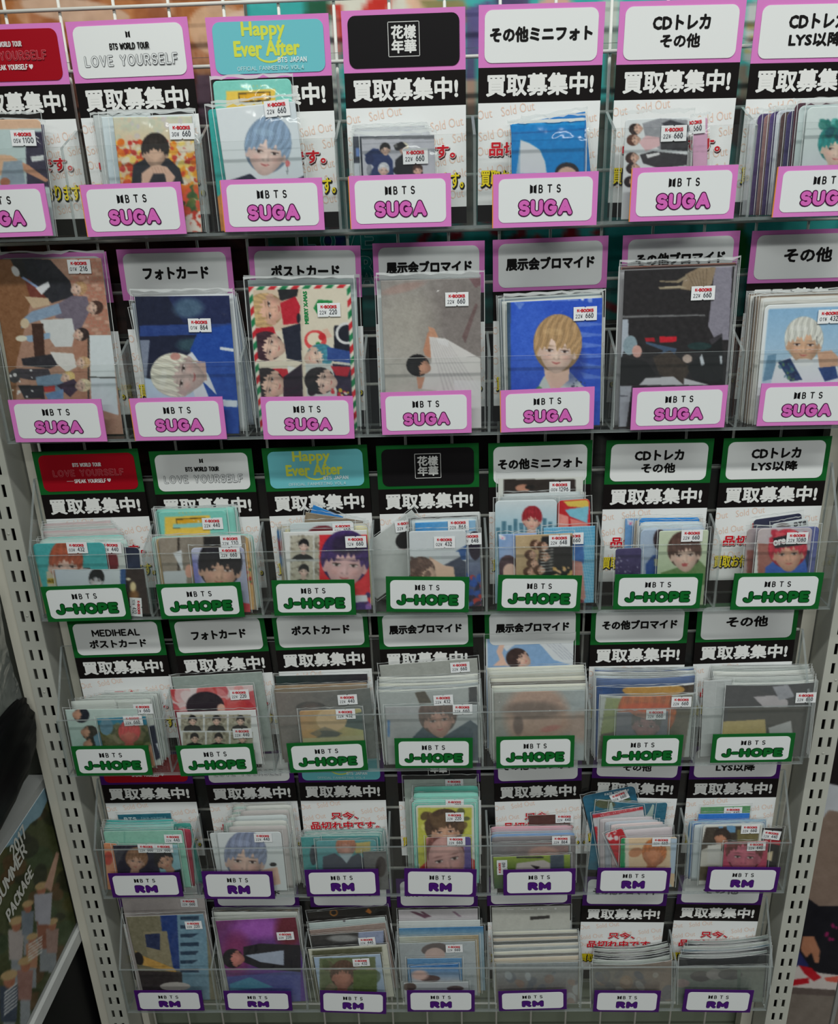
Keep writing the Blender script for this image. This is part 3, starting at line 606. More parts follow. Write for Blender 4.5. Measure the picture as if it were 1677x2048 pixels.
def film(w, h, mat, seed, top=.004, side=.0022):
    g = np.random.RandomState(seed); nx, nz = 6, 8; W = w / 2 + side
    V = []; 
    for j in range(nz + 1):
        for i in range(nx + 1):
            x = -W + 2 * W * i / nx; z = top - (h + top) * j / nz
            yy = -.0006 - .00035 * g.rand() + (.0004 if j == 0 else 0)
            V.append((x, yy, z + (g.rand() - .5) * .0016 * (j == 0)))
    Fc = [(j * (nx + 1) + i, (j + 1) * (nx + 1) + i, (j + 1) * (nx + 1) + i + 1, j * (nx + 1) + i + 1) for j in range(nz) for i in range(nx)]
    me = mesh('film', V, Fc, [mat]); me.polygons.foreach_set('use_smooth', [True] * len(Fc)); return me
def seam(w, h, top=.004, side=.0022, seed=0, tw=.0010):
    g = np.random.RandomState(seed); W = w / 2 + side; V, Fc = [], []; n = 14
    for i in range(n + 1):
        x = -W + 2 * W * i / n; q = tw * (.35 + .9 * g.rand()); zt = top + (g.rand() - .5) * .0014; V += [(x, -.0011, zt), (x, -.0009, zt - q)]
    Fc += [(2 * i, 2 * i + 1, 2 * i + 3, 2 * i + 2) for i in range(n)]
    for sx in (-1, 1):
        m = len(V); V += [(sx * W, -.0009, top), (sx * (W - .0006), -.0009, top), (sx * (W - .0006), -.0009, -h), (sx * W, -.0009, -h)]; Fc.append((m, m + 1, m + 2, m + 3))
    return mesh('film_edge', V, Fc, [SEAM])
POCK = {}
def K(r, k, cr, xy, desc, art, st=(), rnd=0.0, haze=0, top=.004, side=.0022, step=None, bow=0.0, wrink=None):
    """one card: tray, pocket, crop the numbers were read in, top corners, what it shows, the print"""
    POCK.setdefault((r, k), []).append(dict(cr=cr, xy=xy, desc=desc, art=art, st=st, rnd=rnd, haze=haze, top=top, side=side, step=step, bow=bow, pile=None, wr=wrink or (.0026 if r < 2 else .0010)))
def PILE(r, k, cr, n, a, b, cols, rnd=0, haze=1, bow=0.0, names=None):
    for i in range(n):
        t = i / max(1, n - 1); g = random.Random(r * 100 + k * 10 + i + int(a[0]))
        xy = [a[j] * (1 - t) + b[j] * t + (g.random() - .5) * (7 if j % 2 == 0 else 4) for j in range(4)]
        POCK.setdefault((r, k), []).append(dict(cr=cr, xy=xy, desc=None, art=cols[i % len(cols)], st=(), rnd=rnd, haze=haze, top=.003, side=.0018, step=.006, bow=bow, pile=i, wr=.0008))
BORDERW = (228, 232, 232)
def white(c): c.fill((214, 220, 220))

# --- top tray
def a11(c):
    c.fill((196, 214, 214)); c.Q('-400 700 260 700 260 770 -400 790', (226, 186, 156)); c.Q('150 795 260 790 320 1120 160 1120', (56, 50, 74)); c.Q('-400 930 60 930 150 985 140 1040 60 1050 -400 1060', (228, 184, 150))
    c.Q('100 960 170 990 290 1080 270 1090 150 1030', (206, 150, 120)); c.Q('20 970 130 960 150 1100 0 1110', (150, 166, 180)); c.E(30, 1090, 30, 26, (176, 112, 84)); c.Q('180 940 260 930 260 960 190 970', (230, 234, 234))
K(0, 0, 'a', (-300, 726, 262, 746), 'dark-edged card just behind the first', lambda c: c.G(0, 740, 0, 1200, (84, 84, 110), (60, 50, 80)))
K(0, 0, 'a', (-320, 718, 240, 714), 'peach and pale blue card with bare arms', a11, [(144, 828, '05 1100')], .004, top=.006)
K(0, 1, 'a', (556, 690, 900, 672), 'white film bag corner card', lambda c: c.fill((206, 212, 212)), top=.002)
K(0, 1, 'a', (606, 700, 1150, 690), 'pale blue-white blank card', lambda c: c.G(600, 700, 900, 1200, (222, 234, 238), (196, 214, 224)))
def a12(c):
    c.G(900, 690, 900, 900, (214, 216, 196), (226, 200, 160)); c.B(60, [(196, 206, 186), (226, 196, 170), (206, 196, 214)], 18, (700, 690, 1190, 840), 1, .5)
    c.B(330, [(232, 112, 24), (240, 160, 40), (214, 70, 30), (244, 214, 110), (236, 226, 206), (196, 50, 44)], 20, (700, 850, 1200, 1180), 2)
    c.B(120, [(60, 96, 50), (90, 120, 60), (226, 110, 40), (230, 90, 60)], 22, (1080, 1120, 1210, 1420), 3); c.B(40, [(210, 60, 40), (240, 230, 220)], 20, (1120, 1280, 1210, 1420), 5)
    c.Q('800 990 870 950 1010 950 1075 1010 1100 1100 790 1100', (40, 42, 52)); c.P(930, 915, 70, 0, (44, 36, 34), (220, 180, 156), body=0, wide=1.2, eyes=0, fringe=-.1)
    c.Q('850 1040 900 1000 940 985 1000 1000 1050 1060 1030 1100 1000 1100 985 1040 920 1040 890 1100 850 1100', (226, 186, 164)); c.E(945, 1015, 52, 22, (230, 190, 168)); [c.Q([(905 + 18 * i, 1000), (911 + 18 * i, 1000), (925 + 18 * i, 1036), (919 + 18 * i, 1036)], (196, 150, 128), .6) for i in range(5)]
K(0, 1, 'a', (704, 702, 1178, 694), 'person resting chin on hands among orange flowers', a12, [(1092, 788, '30 660')], top=.006, side=.004, wrink=.003)
def suit(c, o):
    x, y, s = o; c.fill((132, 214, 200)); c.Q([(x, y), (x + 290 * s, y - 14 * s), (x + 300 * s, y + 600 * s), (x + 10 * s, y + 600 * s)], (244, 206, 84))
    c.Q([(x + 70 * s, y + 12 * s), (x + 262 * s, y), (x + 262 * s, y + 50 * s), (x + 78 * s, y + 70 * s)], (20, 20, 16)); c.Q([(x + 75 * s, y + 17 * s), (x + 257 * s, y + 5 * s), (x + 257 * s, y + 46 * s), (x + 82 * s, y + 64 * s)], (236, 176, 36))
    c.Q([(x + 50 * s, y + 70 * s), (x + 262 * s, y + 54 * s), (x + 262 * s, y + 58 * s), (x + 50 * s, y + 75 * s)], (20, 20, 16)); c.B(7, [(236, 240, 220)], 5 * s, (x + 95 * s, y + 20 * s, x + 250 * s, y + 50 * s), 4)
    for i in range(7): c.E(x + (95 + 22 * i) * s, y - (27 + i) * s, 5 * s, 3 * s, (226, 206, 110))
K(0, 2, 'a', (1274, 486, 1742, 470), 'mint card with yellow suitcase drawing', lambda c: suit(c, (1358, 550, 1.0)), rnd=.004)
K(0, 2, 'a', (1244, 656, 1560, 640), 'turquoise card edge', lambda c: (c.fill((56, 176, 170)), c.Q('1280 1200 1400 1100 1400 1500 1280 1500', (230, 150, 80))), rnd=.003)
def a13(c):
    c.fill((226, 232, 236)); c.E(1900, 700, 300, 700, (206, 218, 226), al=.5, soft=.6); c.Q('1380 1080 1500 1040 1560 1090 1700 1110 1840 1040 1900 1090 1960 1500 1380 1500', (30, 34, 58))
    c.P(1600, 905, 112, 9, (140, 164, 192), (246, 212, 202), (34, 38, 60), 0, part=-.1, fringe=-.16, wide=1.24, vol=1.2); c.E(1722, 980, 14, 20, (214, 90, 90), al=.8)
    c.R(1719, 1000, 1722, 1046, (60, 60, 70)); c.R(1713, 1024, 1728, 1027, (60, 60, 70))
K(0, 2, 'a', (1292, 652, 1768, 606), 'silver-haired smiling portrait on white', a13, [(1662, 650, '22 660')], top=.006, side=.003, step=.0009, wrink=.002)
PILE(0, 3, 'b', 5, (515, 768, 925, 752), (500, 800, 960, 790), [lambda c: c.fill((196, 198, 204))] * 5, haze=1)
K(0, 3, 'b', (498, 818, 900, 812), 'dark blue-grey card edge', lambda c: (c.fill((70, 74, 86)), c.R(520, 890, 545, 940, (110, 140, 200)), c.R(500, 980, 545, 1100, (200, 206, 214))))
def a14(c):
    c.fill((190, 190, 200)); c.R(540, 812, 1000, 836, (110, 112, 118)); c.E(770, 1080, 260, 120, (206, 208, 216), al=.5, soft=.5)
    c.Q('570 930 620 890 690 900 735 960 745 1060 590 1060 625 1000 590 960', (40, 56, 104)); c.E(600, 955, 26, 32, (34, 46, 90)); c.Q('655 905 670 870 690 880 690 900', (226, 190, 170))
    c.P(693, 900, 26, -6, (26, 22, 24), (232, 196, 178), body=0); c.Q('752 960 800 920 850 940 860 1050 752 1045', (30, 30, 36)); c.P(800, 895, 24, 14, (222, 214, 190), (232, 196, 178), body=0)
    c.Q('742 872 760 862 790 850 812 870 822 878 770 905 752 900', (22, 20, 24)); c.E(780, 1020, 40, 30, (28, 28, 34)); c.P(683, 1020, 28, 4, (206, 208, 214), (226, 192, 176), body=0)
    c.Q('830 990 870 975 915 1000 915 1060 835 1060', (28, 28, 34)); c.P(885, 1022, 25, -8, (70, 44, 38), (232, 186, 164), body=0); c.E(598, 1020, 16, 36, (120, 124, 134), al=.6)
K(0, 3, 'b', (548, 826, 985, 808), 'grey group photo, four people, one in hat', a14, [(873, 936, '22 660')], step=.0008)
K(0, 4, 'b', (1440, 748, 1890, 668), 'tilted bright blue card behind', lambda c: c.fill((26, 128, 206)))
K(0, 4, 'b', (1520, 722, 1885, 706), 'white strip card behind', white)
def a15(c):
    c.fill((6, 132, 208)); c.Q('1440 800 1910 770 1910 778 1440 808', (4, 96, 170)); c.R(1440, 740, 1910, 752, (30, 152, 222)); c.Q('1505 840 1560 860 1620 900 1650 970 1660 1040 1490 1040', (222, 224, 230)); c.Q('1505 840 1480 1040 1500 1040', (160, 190, 214))
    c.E(1780, 1030, 70, 56, (42, 34, 38)); c.E(1780, 1060, 62, 60, (220, 180, 160))
K(0, 4, 'b', (1447, 744, 1888, 722), 'bright blue card with white slanted shape', a15, top=.002, rnd=.001)
K(0, 5, 'c', (832, 692, 918, 682), 'pale pink card edge with a price', lambda c: (c.fill((220, 170, 200)), c.R(810, 880, 930, 884, (190, 150, 170))), [(830, 735, '22 660')], rnd=.002)
def a16(c):
    c.fill((222, 226, 228)); c.Q('540 720 640 690 800 700 800 870 640 870 560 810', (150, 152, 158)); c.Q('650 720 700 700 805 730 805 770 700 760', (60, 60, 68)); c.Q('520 830 560 790 640 800 640 850 560 880', (226, 186, 190))
    c.Q('645 810 805 800 805 880 645 870', (58, 56, 60)); c.Q('525 900 600 880 800 900 800 960 640 980 545 950', (56, 52, 56)); c.Q('560 900 640 885 640 900 570 920', (232, 232, 232)); c.Q('700 880 790 880 790 900', (230, 232, 234))
    for x, y, h in ((508, 752, (44, 30, 28)), (495, 815, (90, 52, 38)), (488, 918, (60, 36, 32)), (492, 978, (40, 28, 28)), (480, 1055, (30, 24, 26))): c.P(x, y, 27, -95, h, (226, 184, 162), body=0)
K(0, 5, 'c', (440, 694, 815, 680), 'sideways group photo of suited people', a16, [(720, 776, '22 660')], .003, top=.007, side=.004, step=.0008, wrink=.003)
for i, (x, y, w_, col, nm) in enumerate([(1165, 690, 300, (224, 226, 232), 'white'), (1212, 662, 290, (88, 66, 120), 'purple'), (1250, 664, 280, (160, 120, 120), 'dusty pink'), (1285, 650, 270, (92, 74, 130), 'violet'), (1322, 642, 260, (222, 226, 236), 'bluish white'), (1348, 652, 250, (90, 66, 66), 'brown'), (1384, 646, 240, (70, 60, 110), 'indigo'), (1428, 600, 230, (84, 44, 60), 'maroon'), (1452, 614, 230, (206, 220, 220), 'pale grey')]):
    K(0, 6, 'c', (x, y, x + w_ + 150, y - 16), f'{nm} round-cornered card edge', (lambda cc: lambda c: c.G(0, 700, 0, 1250, cc, tuple(int(v * .75) for v in cc)))(col), rnd=.005, haze=0)
def a17(c):
    c.G(1490, 600, 1900, 1000, (216, 228, 226), (200, 206, 214)); c.P(1668, 862, 84, 6, (40, 142, 140), (240, 208, 190), (226, 226, 230), 1, fringe=-.15, wide=1.3); c.B(26, [(28, 120, 110), (60, 170, 160), (20, 80, 96)], 26, (1585, 700, 1760, 800), 3, .8)
K(0, 6, 'c', (1500, 622, 1880, 606), 'teal-haired portrait on pale background', a17, rnd=.005)

# --- second tray
def a21(c):
    c.fill((178, 138, 118)); c.Q('-60 160 250 160 100 800 100 1300 -60 1300', (138, 94, 62)); c.G
    for j in range(24):
        for i in range(6): c.Q([(420 + i * 38 + (j % 2) * 16, 170 + j * 22), (452 + i * 38 + (j % 2) * 16, 170 + j * 22), (452 + i * 38 + (j % 2) * 16, 188 + j * 22), (420 + i * 38 + (j % 2) * 16, 188 + j * 22)], (186, 126, 106) if (i * 7 + j * 5) % 4 else (206, 160, 140))
    c.Q('440 640 535 620 560 1260 430 1260', (176, 128, 106)); c.R(524, 622, 534, 1030, (50, 48, 46)); c.Q('534 630 674 630 690 880 540 880', (222, 230, 234)); c.Q('540 886 690 884 708 1108 548 1060', (212, 222, 230)); c.R(534, 878, 692, 886, (60, 60, 58))
    c.Q('60 170 290 180 250 330 130 290 90 230', (44, 42, 44)); c.Q('150 300 260 270 300 430 200 470', (120, 58, 48)); c.Q('130 170 300 180 420 310 440 400 310 440 180 300', (40, 40, 48)); c.E(95, 250, 34, 20, (214, 214, 214), 60); c.Q('140 280 230 340 220 350 130 290', (150, 170, 210))
    c.Q('215 350 290 310 300 340 250 390', (224, 224, 228)); c.Q('150 400 290 410 300 450 200 472', (206, 180, 150)); c.P(465, 355, 34, 70, (190, 150, 110), (228, 196, 178), body=0)
    c.Q('350 440 430 395 520 400 540 480 480 600 440 600 420 530 330 530', (118, 108, 124)); c.P(560, 468, 34, 80, (74, 48, 40), (226, 192, 172), body=0); c.Q('190 490 350 440 370 500 180 560 130 590 130 540', (142, 164, 190)); c.E(150, 560, 26, 30, (216, 196, 166))
    c.Q('240 540 430 530 450 620 430 700 330 700 270 610', (216, 218, 218)); c.P(478, 628, 32, 78, (56, 42, 40), (230, 196, 176), body=0); c.Q('120 640 300 615 300 650 180 672', (150, 178, 206)); c.E(130, 650, 34, 18, (226, 220, 200)); c.Q('190 560 260 560 270 770 210 770', (70, 44, 36))
    c.Q('130 770 330 740 360 800 300 830 140 810', (48, 46, 54)); c.Q('300 730 440 740 460 820 400 850 340 800', (224, 222, 218)); c.P(490, 795, 30, 82, (206, 170, 130), (230, 198, 178), body=0)
    c.Q('90 830 290 830 310 880 200 900 90 880', (62, 56, 66)); c.E(90, 875, 34, 40, (60, 60, 64)); c.Q('215 880 340 860 440 870 430 960 330 960 230 960', (120, 146, 170)); c.P(400, 885, 30, 70, (226, 196, 130), (230, 198, 178), body=0)
    c.Q('240 940 330 930 330 965 260 970', (190, 60, 60)); c.Q('110 930 260 930 270 1010 150 1010', (44, 44, 54)); c.Q('340 930 440 890 480 940 420 1000', (62, 46, 70)); c.P(490, 930, 32, 80, (220, 204, 170), (230, 196, 178), body=0); c.Q('270 980 380 950 380 1010 290 1015', (110, 146, 190)); c.B(10, [(240, 240, 240)], 8, (60, 840, 280, 1000), 5)
    c.N(5, 60, 2)
K(1, 0, 'd', (-56, 176, 612, 168), 'sideways group photo against a brick wall', a21, [(478, 219, '01 216')], top=.007, side=.004, step=.0009)
PILE(1, 1, 'd', 3, (790, 480, 1430, 396), (812, 400, 1410, 380), [lambda c: c.fill((196, 204, 210)), lambda c: c.fill((150, 160, 176)), lambda c: c.fill((210, 214, 218))], haze=0)
def a22(c):
    c.fill((24, 30, 58)); c.Q('1000 390 1400 390 1400 560 1100 560', (30, 40, 84)); c.E(1130, 470, 90, 60, (96, 130, 150), al=.7, soft=.5); c.E(1140, 690, 80, 40, (80, 130, 130), al=.5, soft=.6); c.Q('840 575 1400 560 1400 620 840 640', (48, 84, 170), .7); c.Q('820 660 900 660 880 900 850 900', (160, 170, 190), .8)
    c.Q('850 880 1230 960 1250 1300 850 1300', (196, 214, 236)); c.Q('1190 600 1430 560 1430 1300 1290 1300 1180 1000 1140 720', (30, 76, 168)); c.Q('1110 760 1150 730 1250 870 1300 990 1210 900 1250 1000 1290 1300 1240 1300', (226, 230, 238)); c.Q('1150 780 1230 790 1240 900 1180 900', (198, 168, 160))
    c.P(1085, 872, 108, -82, (226, 222, 206), (216, 190, 184), body=0, fringe=-.2); c.E(1052, 758, 30, 22, (206, 150, 140)); c.Q('1318 700 1400 712 1400 730 1316 718', (226, 232, 240)); c.Q('1255 1010 1420 1020 1420 1060 1260 1050', (220, 230, 240)); c.N(5, 90, 3)
K(1, 1, 'd', (822, 398, 1388, 392), 'sideways blond portrait in blue jacket', a22, [(1199, 570, '01 864')], top=.007, side=.004, step=.0009)
K(1, 2, 'd', (1484, 300, 2135, 290), 'pale grey backing card', lambda c: c.fill((186, 200, 200)), side=.0035)
def a23(c):
    c.fill((228, 218, 198)); L0, R0, T0 = 1486, 2104, 330
    c.Q('1520 360 1800 355 1820 570 1790 600 1530 610', (222, 200, 176)); c.Q('1665 355 1790 352 1780 400 1680 430', (36, 36, 40)); c.P(1610, 480, 84, -96, (206, 170, 120), (236, 186, 162), body=0, eyes=1); c.Q('1680 440 1770 400 1800 460 1790 560 1700 570', (196, 32, 52)); c.E(1790, 530, 12, 30, (30, 30, 40))
    c.Q('1530 590 1640 580 1680 700 1600 700 1530 640', (200, 28, 48)); c.P(1620, 700, 72, -80, (66, 40, 52), (238, 200, 180), body=0); c.Q('1690 590 1800 560 1810 790 1720 770', (34, 38, 56))
    c.Q('1600 830 1720 830 1740 880 1700 900 1640 880', (196, 34, 50)); c.P(1620, 925, 78, -78, (44, 36, 40), (236, 196, 176), body=0); c.Q('1725 810 1790 830 1780 870 1730 870', (236, 236, 230)); c.Q('1700 880 1810 800 1820 1000 1700 1000', (40, 26, 44))
    c.Q('1540 1000 1600 1000 1600 1250 1560 1250', (110, 30, 60)); c.Q('1796 350 1808 350 1828 1000 1816 1000', (214, 204, 184))
    c.Q('1878 470 1905 420 1990 425 1990 470 1940 510 1905 510', (26, 140, 72)); c.Q('1905 440 1975 440 1940 500', (228, 218, 198)); c.R(1926, 420, 1934, 520, (26, 140, 72))
    c.Q('2000 575 2110 570 2110 780 2000 790', (28, 30, 44)); c.E(2075, 620, 66, 66, (226, 226, 226)); c.E(2075, 620, 50, 50, (28, 30, 44)); c.E(1890, 660, 66, 60, (226, 80, 80)); c.E(1885, 655, 44, 40, (240, 226, 200)); c.E(1930, 640, 22, 22, (206, 40, 50)); c.E(1905, 685, 14, 14, (30, 140, 70)); c.Q('1930 600 1960 590 1990 640 1960 650', (230, 190, 170))
    c.P(1900, 760, 60, 75, (70, 140, 160), (240, 206, 186), body=0); c.Q('1960 700 2110 730 2110 800 1960 780', (50, 80, 150)); c.Q('1830 800 2110 800 2110 1010 1840 1010', (206, 210, 206)); c.Q('1990 800 2110 815 2110 1000 2020 1000', (48, 40, 66)); c.Q('1980 815 2100 820 2080 880 2010 870', (180, 30, 50)); c.P(1935, 905, 66, -80, (40, 34, 38), (240, 206, 190), body=0); c.E(1875, 950, 30, 44, (30, 30, 36), 20)
    c.B(14, [(206, 40, 50), (230, 190, 60), (230, 226, 210)], 12, (1990, 950, 2100, 1010), 3)
    m = (c.U + .0 < 0)
    s = .0068; d = (c.U / s + c.V / s) % 3.2
    col = np.where(d[..., None] < .95, np.array([206, 40, 52.]), np.where((d[..., None] > 1.6) & (d[..., None] < 2.55), np.array([24, 130, 80.]), np.array([232, 226, 210.])))
    edge = (c.U < .0038) | (c.U > c.w - .0038) | (c.V < .0038); c.a = np.where(edge[..., None], col, c.a)
K(1, 2, 'd', (1488, 340, 2100, 326), 'holiday card collage with red and green striped border', a23, [(1972, 478, '22 220')], top=.009, side=.004, step=.0009)
K(1, 3, 'e', (640, 306, 1250, 292), 'white card behind', white)
def a24(c):
    c.fill((158, 152, 146)); c.G(900, 290, 900, 1000, (150, 144, 140), (196, 192, 184)); c.E(1180, 560, 260, 300, (120, 110, 108), al=.7, soft=.7); c.E(830, 560, 160, 200, (176, 170, 160), al=.6, soft=.8); c.Q('1150 640 1230 440 1245 450 1170 680', (96, 60, 62), .5); c.E(800, 350, 130, 26, (178, 130, 120), -14, .4, .5)
    c.N(7, 130, 6); c.Q('1190 290 1270 290 1270 330 1230 350', (110, 60, 70), .5)
    c.Q('960 600 975 640 965 770 930 750 920 720 945 620', (196, 140, 112)); c.Q('950 580 985 590 1010 645 965 655', (204, 152, 124)); c.Q('955 640 1050 650 1260 770 1270 1230 1180 1260 1000 960 910 950 930 850 970 790', (220, 216, 214)); c.Q('1000 650 1070 660 1070 700 1010 680', (232, 230, 230))
    for i in range(9): c.Q([(960 + i * 12, 660), (964 + i * 12, 660), (1050 + i * 26, 960), (1040 + i * 26, 960)], (188, 182, 184), .6)
    c.P(902, 815, 50, -70, (26, 24, 26), (206, 152, 126), body=0, eyes=0, fringe=.1, wide=1.3); c.Q('880 880 930 880 910 950 890 950', (200, 146, 120)); c.Q('1100 900 1270 900 1270 1250 1160 1250', (232, 230, 232), .7)
    c.R(640, 940, 680, 1250, (220, 222, 224), .4)
K(1, 3, 'e', (664, 304, 1262, 286), 'grey photo of figure in white gauzy cloth', a24, [(1121, 414, '22 660')], top=.007, side=.004, step=.0009)
PILE(1, 4, 'e', 3, (1364, 410, 1980, 372), (1392, 428, 1985, 392), [lambda c: c.fill((176, 184, 182)), lambda c: c.fill((120, 132, 140)), lambda c: c.fill((206, 210, 206))], haze=0)
def a25(c):
    c.fill((44, 88, 206)); c.R(1400, 400, 1446, 1250, (54, 78, 92)); c.E(1560, 640, 120, 240, (66, 112, 222), al=.6, soft=.7)
    for i in range(7): c.Q([(1830 + 5 * i, 490 + i * 60), (2010, 500 + i * 64), (2010, 506 + i * 64), (1850 + 5 * i, 520 + i * 62)], (150, 176, 240), .45)
    c.Q('1575 1010 1640 880 1700 840 1800 850 1900 960 1910 1250 1575 1250', (206, 214, 210)); c.B(50, [(40, 40, 46), (70, 80, 84)], 7, (1800, 880, 1905, 1240), 4, .8); c.B(16, [(70, 140, 70)], 14, (1590, 900, 1760, 1240), 5, .8); c.Q('1640 800 1740 800 1740 890 1690 960 1650 880', (232, 196, 178))
    c.E(1800, 790, 90, 130, (30, 50, 130), al=.6, soft=.5); c.Q('1690 800 1800 760 1790 900 1720 960 1660 880', (226, 190, 172)); c.P(1722, 716, 108, 5, (186, 150, 108), (244, 210, 194), body=0, part=-.3, fringe=-.12, wide=1.34, vol=1.25)
    c.Q('1690 424 1850 418 1850 424 1690 430', (170, 190, 240), .7); c.E(1872, 418, 10, 8, (210, 220, 250)); c.Q('1905 405 1930 405 1930 435 1905 435', (200, 214, 250), .6); c.Q('1868 1040 1880 1050 1880 1100 1868 1090', (240, 240, 250)); c.Q('1884 1050 1896 1040 1896 1090 1884 1100', (240, 240, 250)); c.Q('1460 430 1530 440 1500 480', (150, 180, 240), .5)
K(1, 4, 'e', (1420, 434, 1993, 406), 'fair-haired portrait on vivid blue', a25, [(1889, 500, '22 660')], top=.008, side=.003, step=.0009)
PILE(1, 5, 'f', 3, (430, 212, 1094, 186), (412, 230, 1085, 204), [lambda c: c.fill((196, 110, 76)), lambda c: c.fill((96, 60, 56)), lambda c: c.fill((170, 168, 172))], haze=0)
def a26(c):
    c.fill((40, 36, 38)); c.N(6, 60, 3); c.Q('960 210 1060 210 1040 640 960 640 920 560', (140, 136, 150)); c.Q('1000 600 1005 680 960 700 925 640', (60, 56, 62))
    c.Q('790 260 880 215 965 220 940 320 860 360 760 345', (150, 130, 106)); c.Q('630 335 760 325 800 340 640 345', (176, 162, 136)); c.Q('640 298 740 296 800 262 800 280 750 310 640 304', (150, 136, 112)); [c.Q([(800 + 22 * i, 260 - i * 6), (804 + 22 * i, 260 - i * 6), (850 + 12 * i, 345 - i * 3), (846 + 12 * i, 345 - i * 3)], (96, 80, 64), .7) for i in range(6)]
    c.Q('395 500 900 492 905 500 395 512', (120, 120, 122)); c.Q('385 520 460 520 460 640 420 740 385 740', (176, 184, 196)); c.E(470, 670, 40, 56, (140, 160, 170), 10); c.E(510, 705, 28, 36, (206, 160, 150)); c.Q('555 628 610 626 615 650 560 648', (170, 30, 44)); c.Q('640 620 740 618 735 650 640 655', (206, 30, 48))
    c.Q('560 650 740 690 720 740 680 720 640 790 620 780 660 700 560 660', (70, 90, 116)); c.Q('390 740 560 760 620 840 590 900 390 900', (22, 20, 22)); c.Q('600 740 700 700 820 800 770 900 640 840', (66, 54, 46)); c.E(800, 748, 28, 24, (190, 170, 160)); c.Q('800 800 900 700 1000 620 1010 900 850 890', (26, 26, 28)); c.Q('870 740 885 720 900 780 880 790', (200, 206, 214)); c.Q('985 730 1000 730 1000 780 990 780', (200, 206, 214)); c.E(870, 675, 70, 22, (30, 66, 66), al=.7)
    c.Q('520 900 560 860 720 850 780 900', (200, 200, 206)); c.Q('780 860 930 900 780 900', (206, 206, 212)); c.Q('370 905 480 905 440 1200 370 1200', (170, 172, 184)); c.Q('385 960 460 960 455 966 385 966', (90, 90, 100)); c.Q('405 900 412 900 405 1200 398 1200', (90, 90, 100))
K(1, 5, 'f', (410, 236, 1050, 212), 'dark photo of horned beast over sideways figure', a26, [(890, 366, '22 660')], top=.009, side=.005, step=.0009)
PILE(1, 6, 'f', 7, (1172, 372, 1900, 340), (1262, 392, 1900, 372), [lambda c: c.fill((122, 104, 88)), lambda c: c.fill((152, 134, 116)), lambda c: c.fill((214, 212, 206)), lambda c: c.fill((60, 56, 52))], rnd=.002, haze=0)
def a27(c):
    c.fill((232, 236, 238)); X0 = 1304
    m = (c.U > .0040) & (c.V > .0040); t = np.clip(c.V / .09, 0, 1)[..., None]; s = np.array([140, 184, 220.]) * (1 - t) + np.array([196, 216, 230.]) * t; c.a = np.where(m[..., None], s, c.a)
    c.Q('1270 730 1320 720 1310 860 1240 880', (110, 150, 180)); c.Q('1290 880 1320 770 1430 730 1560 740 1677 800 1677 890 1677 1200 1270 1200', (232, 236, 242)); c.Q('1330 770 1400 745 1470 870 1400 880', (36, 60, 110)); c.Q('1560 800 1660 790 1677 860 1600 880', (40, 70, 130)); c.B(20, [(60, 110, 130), (30, 40, 80), (110, 150, 90)], 12, (1340, 760, 1440, 870), 3, .7)
    c.P(1478, 660, 92, 2, (214, 214, 206), (222, 178, 146), (232, 236, 242), 0, fringe=-.25, part=.2, wide=1.22); c.E(1480, 770, 56, 22, (240, 242, 244)); c.Q('1555 710 1640 700 1677 740 1677 790 1570 800', (214, 168, 140)); c.Q('1552 620 1556 620 1556 670 1552 670', (110, 110, 110))
K(1, 6, 'f', (1290, 436, 1940, 412), 'white-bordered blond portrait under blue sky', a27, [(1626, 502, '01 432')], .005, top=.006, step=.0009)
# --- third tray
C_ = lambda *v: (lambda c: c.fill(v))
PILE(2, 0, 'g', 5, (255, 560, 655, 540), (262, 618, 720, 600), [C_(206, 184, 186), C_(196, 190, 188), C_(186, 196, 194)], haze=1)
PILE(2, 0, 'g', 3, (262, 645, 740, 626), (200, 664, 725, 652), [C_(150, 210, 202), C_(176, 216, 208), C_(196, 222, 216)], .004, haze=1)
K(2, 0, 'g', (700, 700, 832, 705), 'black and navy card at the right', lambda c: c.G(700, 700, 800, 1100, (40, 42, 60), (30, 60, 120)), rnd=.004)
K(2, 0, 'g', (580, 674, 738, 676), 'pale card with dark red hair', lambda c: (c.fill((206, 212, 208)), c.E(670, 780, 36, 70, (120, 34, 44), -15)), [(668, 702, '02 440')], rnd=.004)
def a31(c):
    c.fill((74, 176, 178)); c.Q('160 700 200 720 300 1100 260 1100', (214, 176, 140)); c.P(395, 812, 92, 2, (170, 86, 60), (238, 200, 186), (222, 180, 140), 0, fringe=-.1, wide=1.1); c.Q('280 850 320 830 540 830 560 1100 300 1100', (206, 196, 170)); c.Q('310 840 540 825 540 850 320 860', (60, 50, 50)); c.R(286, 890, 330, 918, (206, 170, 40)); [c.R(290 + 10 * i, 894, 295 + 10 * i, 914, (60, 50, 30)) for i in range(4)]
    c.P(395, 812, 92, 2, (170, 86, 60), (238, 200, 186), (222, 180, 140), 0, fringe=-.1, wide=1.1)
K(2, 0, 'g', (160, 682, 590, 674), 'red-brown-haired portrait on turquoise', a31, [(465, 703, '03 432')], .005)
def a31b(c):
    c.G(330, 840, 740, 940, (206, 216, 228), (222, 230, 234)); c.R(720, 830, 752, 1300, (60, 96, 150)); c.R(752, 830, 900, 1300, (58, 44, 42)); c.E(795, 940, 18, 30, (240, 220, 170), soft=.4); c.E(768, 895, 14, 8, (240, 230, 200), soft=.4); c.E(800, 990, 30, 30, (200, 140, 80), al=.6, soft=.6)
    c.P(578, 900, 40, 6, (22, 22, 26), (206, 206, 210), (40, 60, 80), 1, fringe=-.2, wide=1.15); c.Q('540 925 620 905 600 930', (230, 230, 232))
K(2, 0, 'g', (326, 838, 862, 832), 'landscape card, laughing person beside dark lamps', a31b, [(818, 1058, '10 432', -94)], top=.001, side=.002)
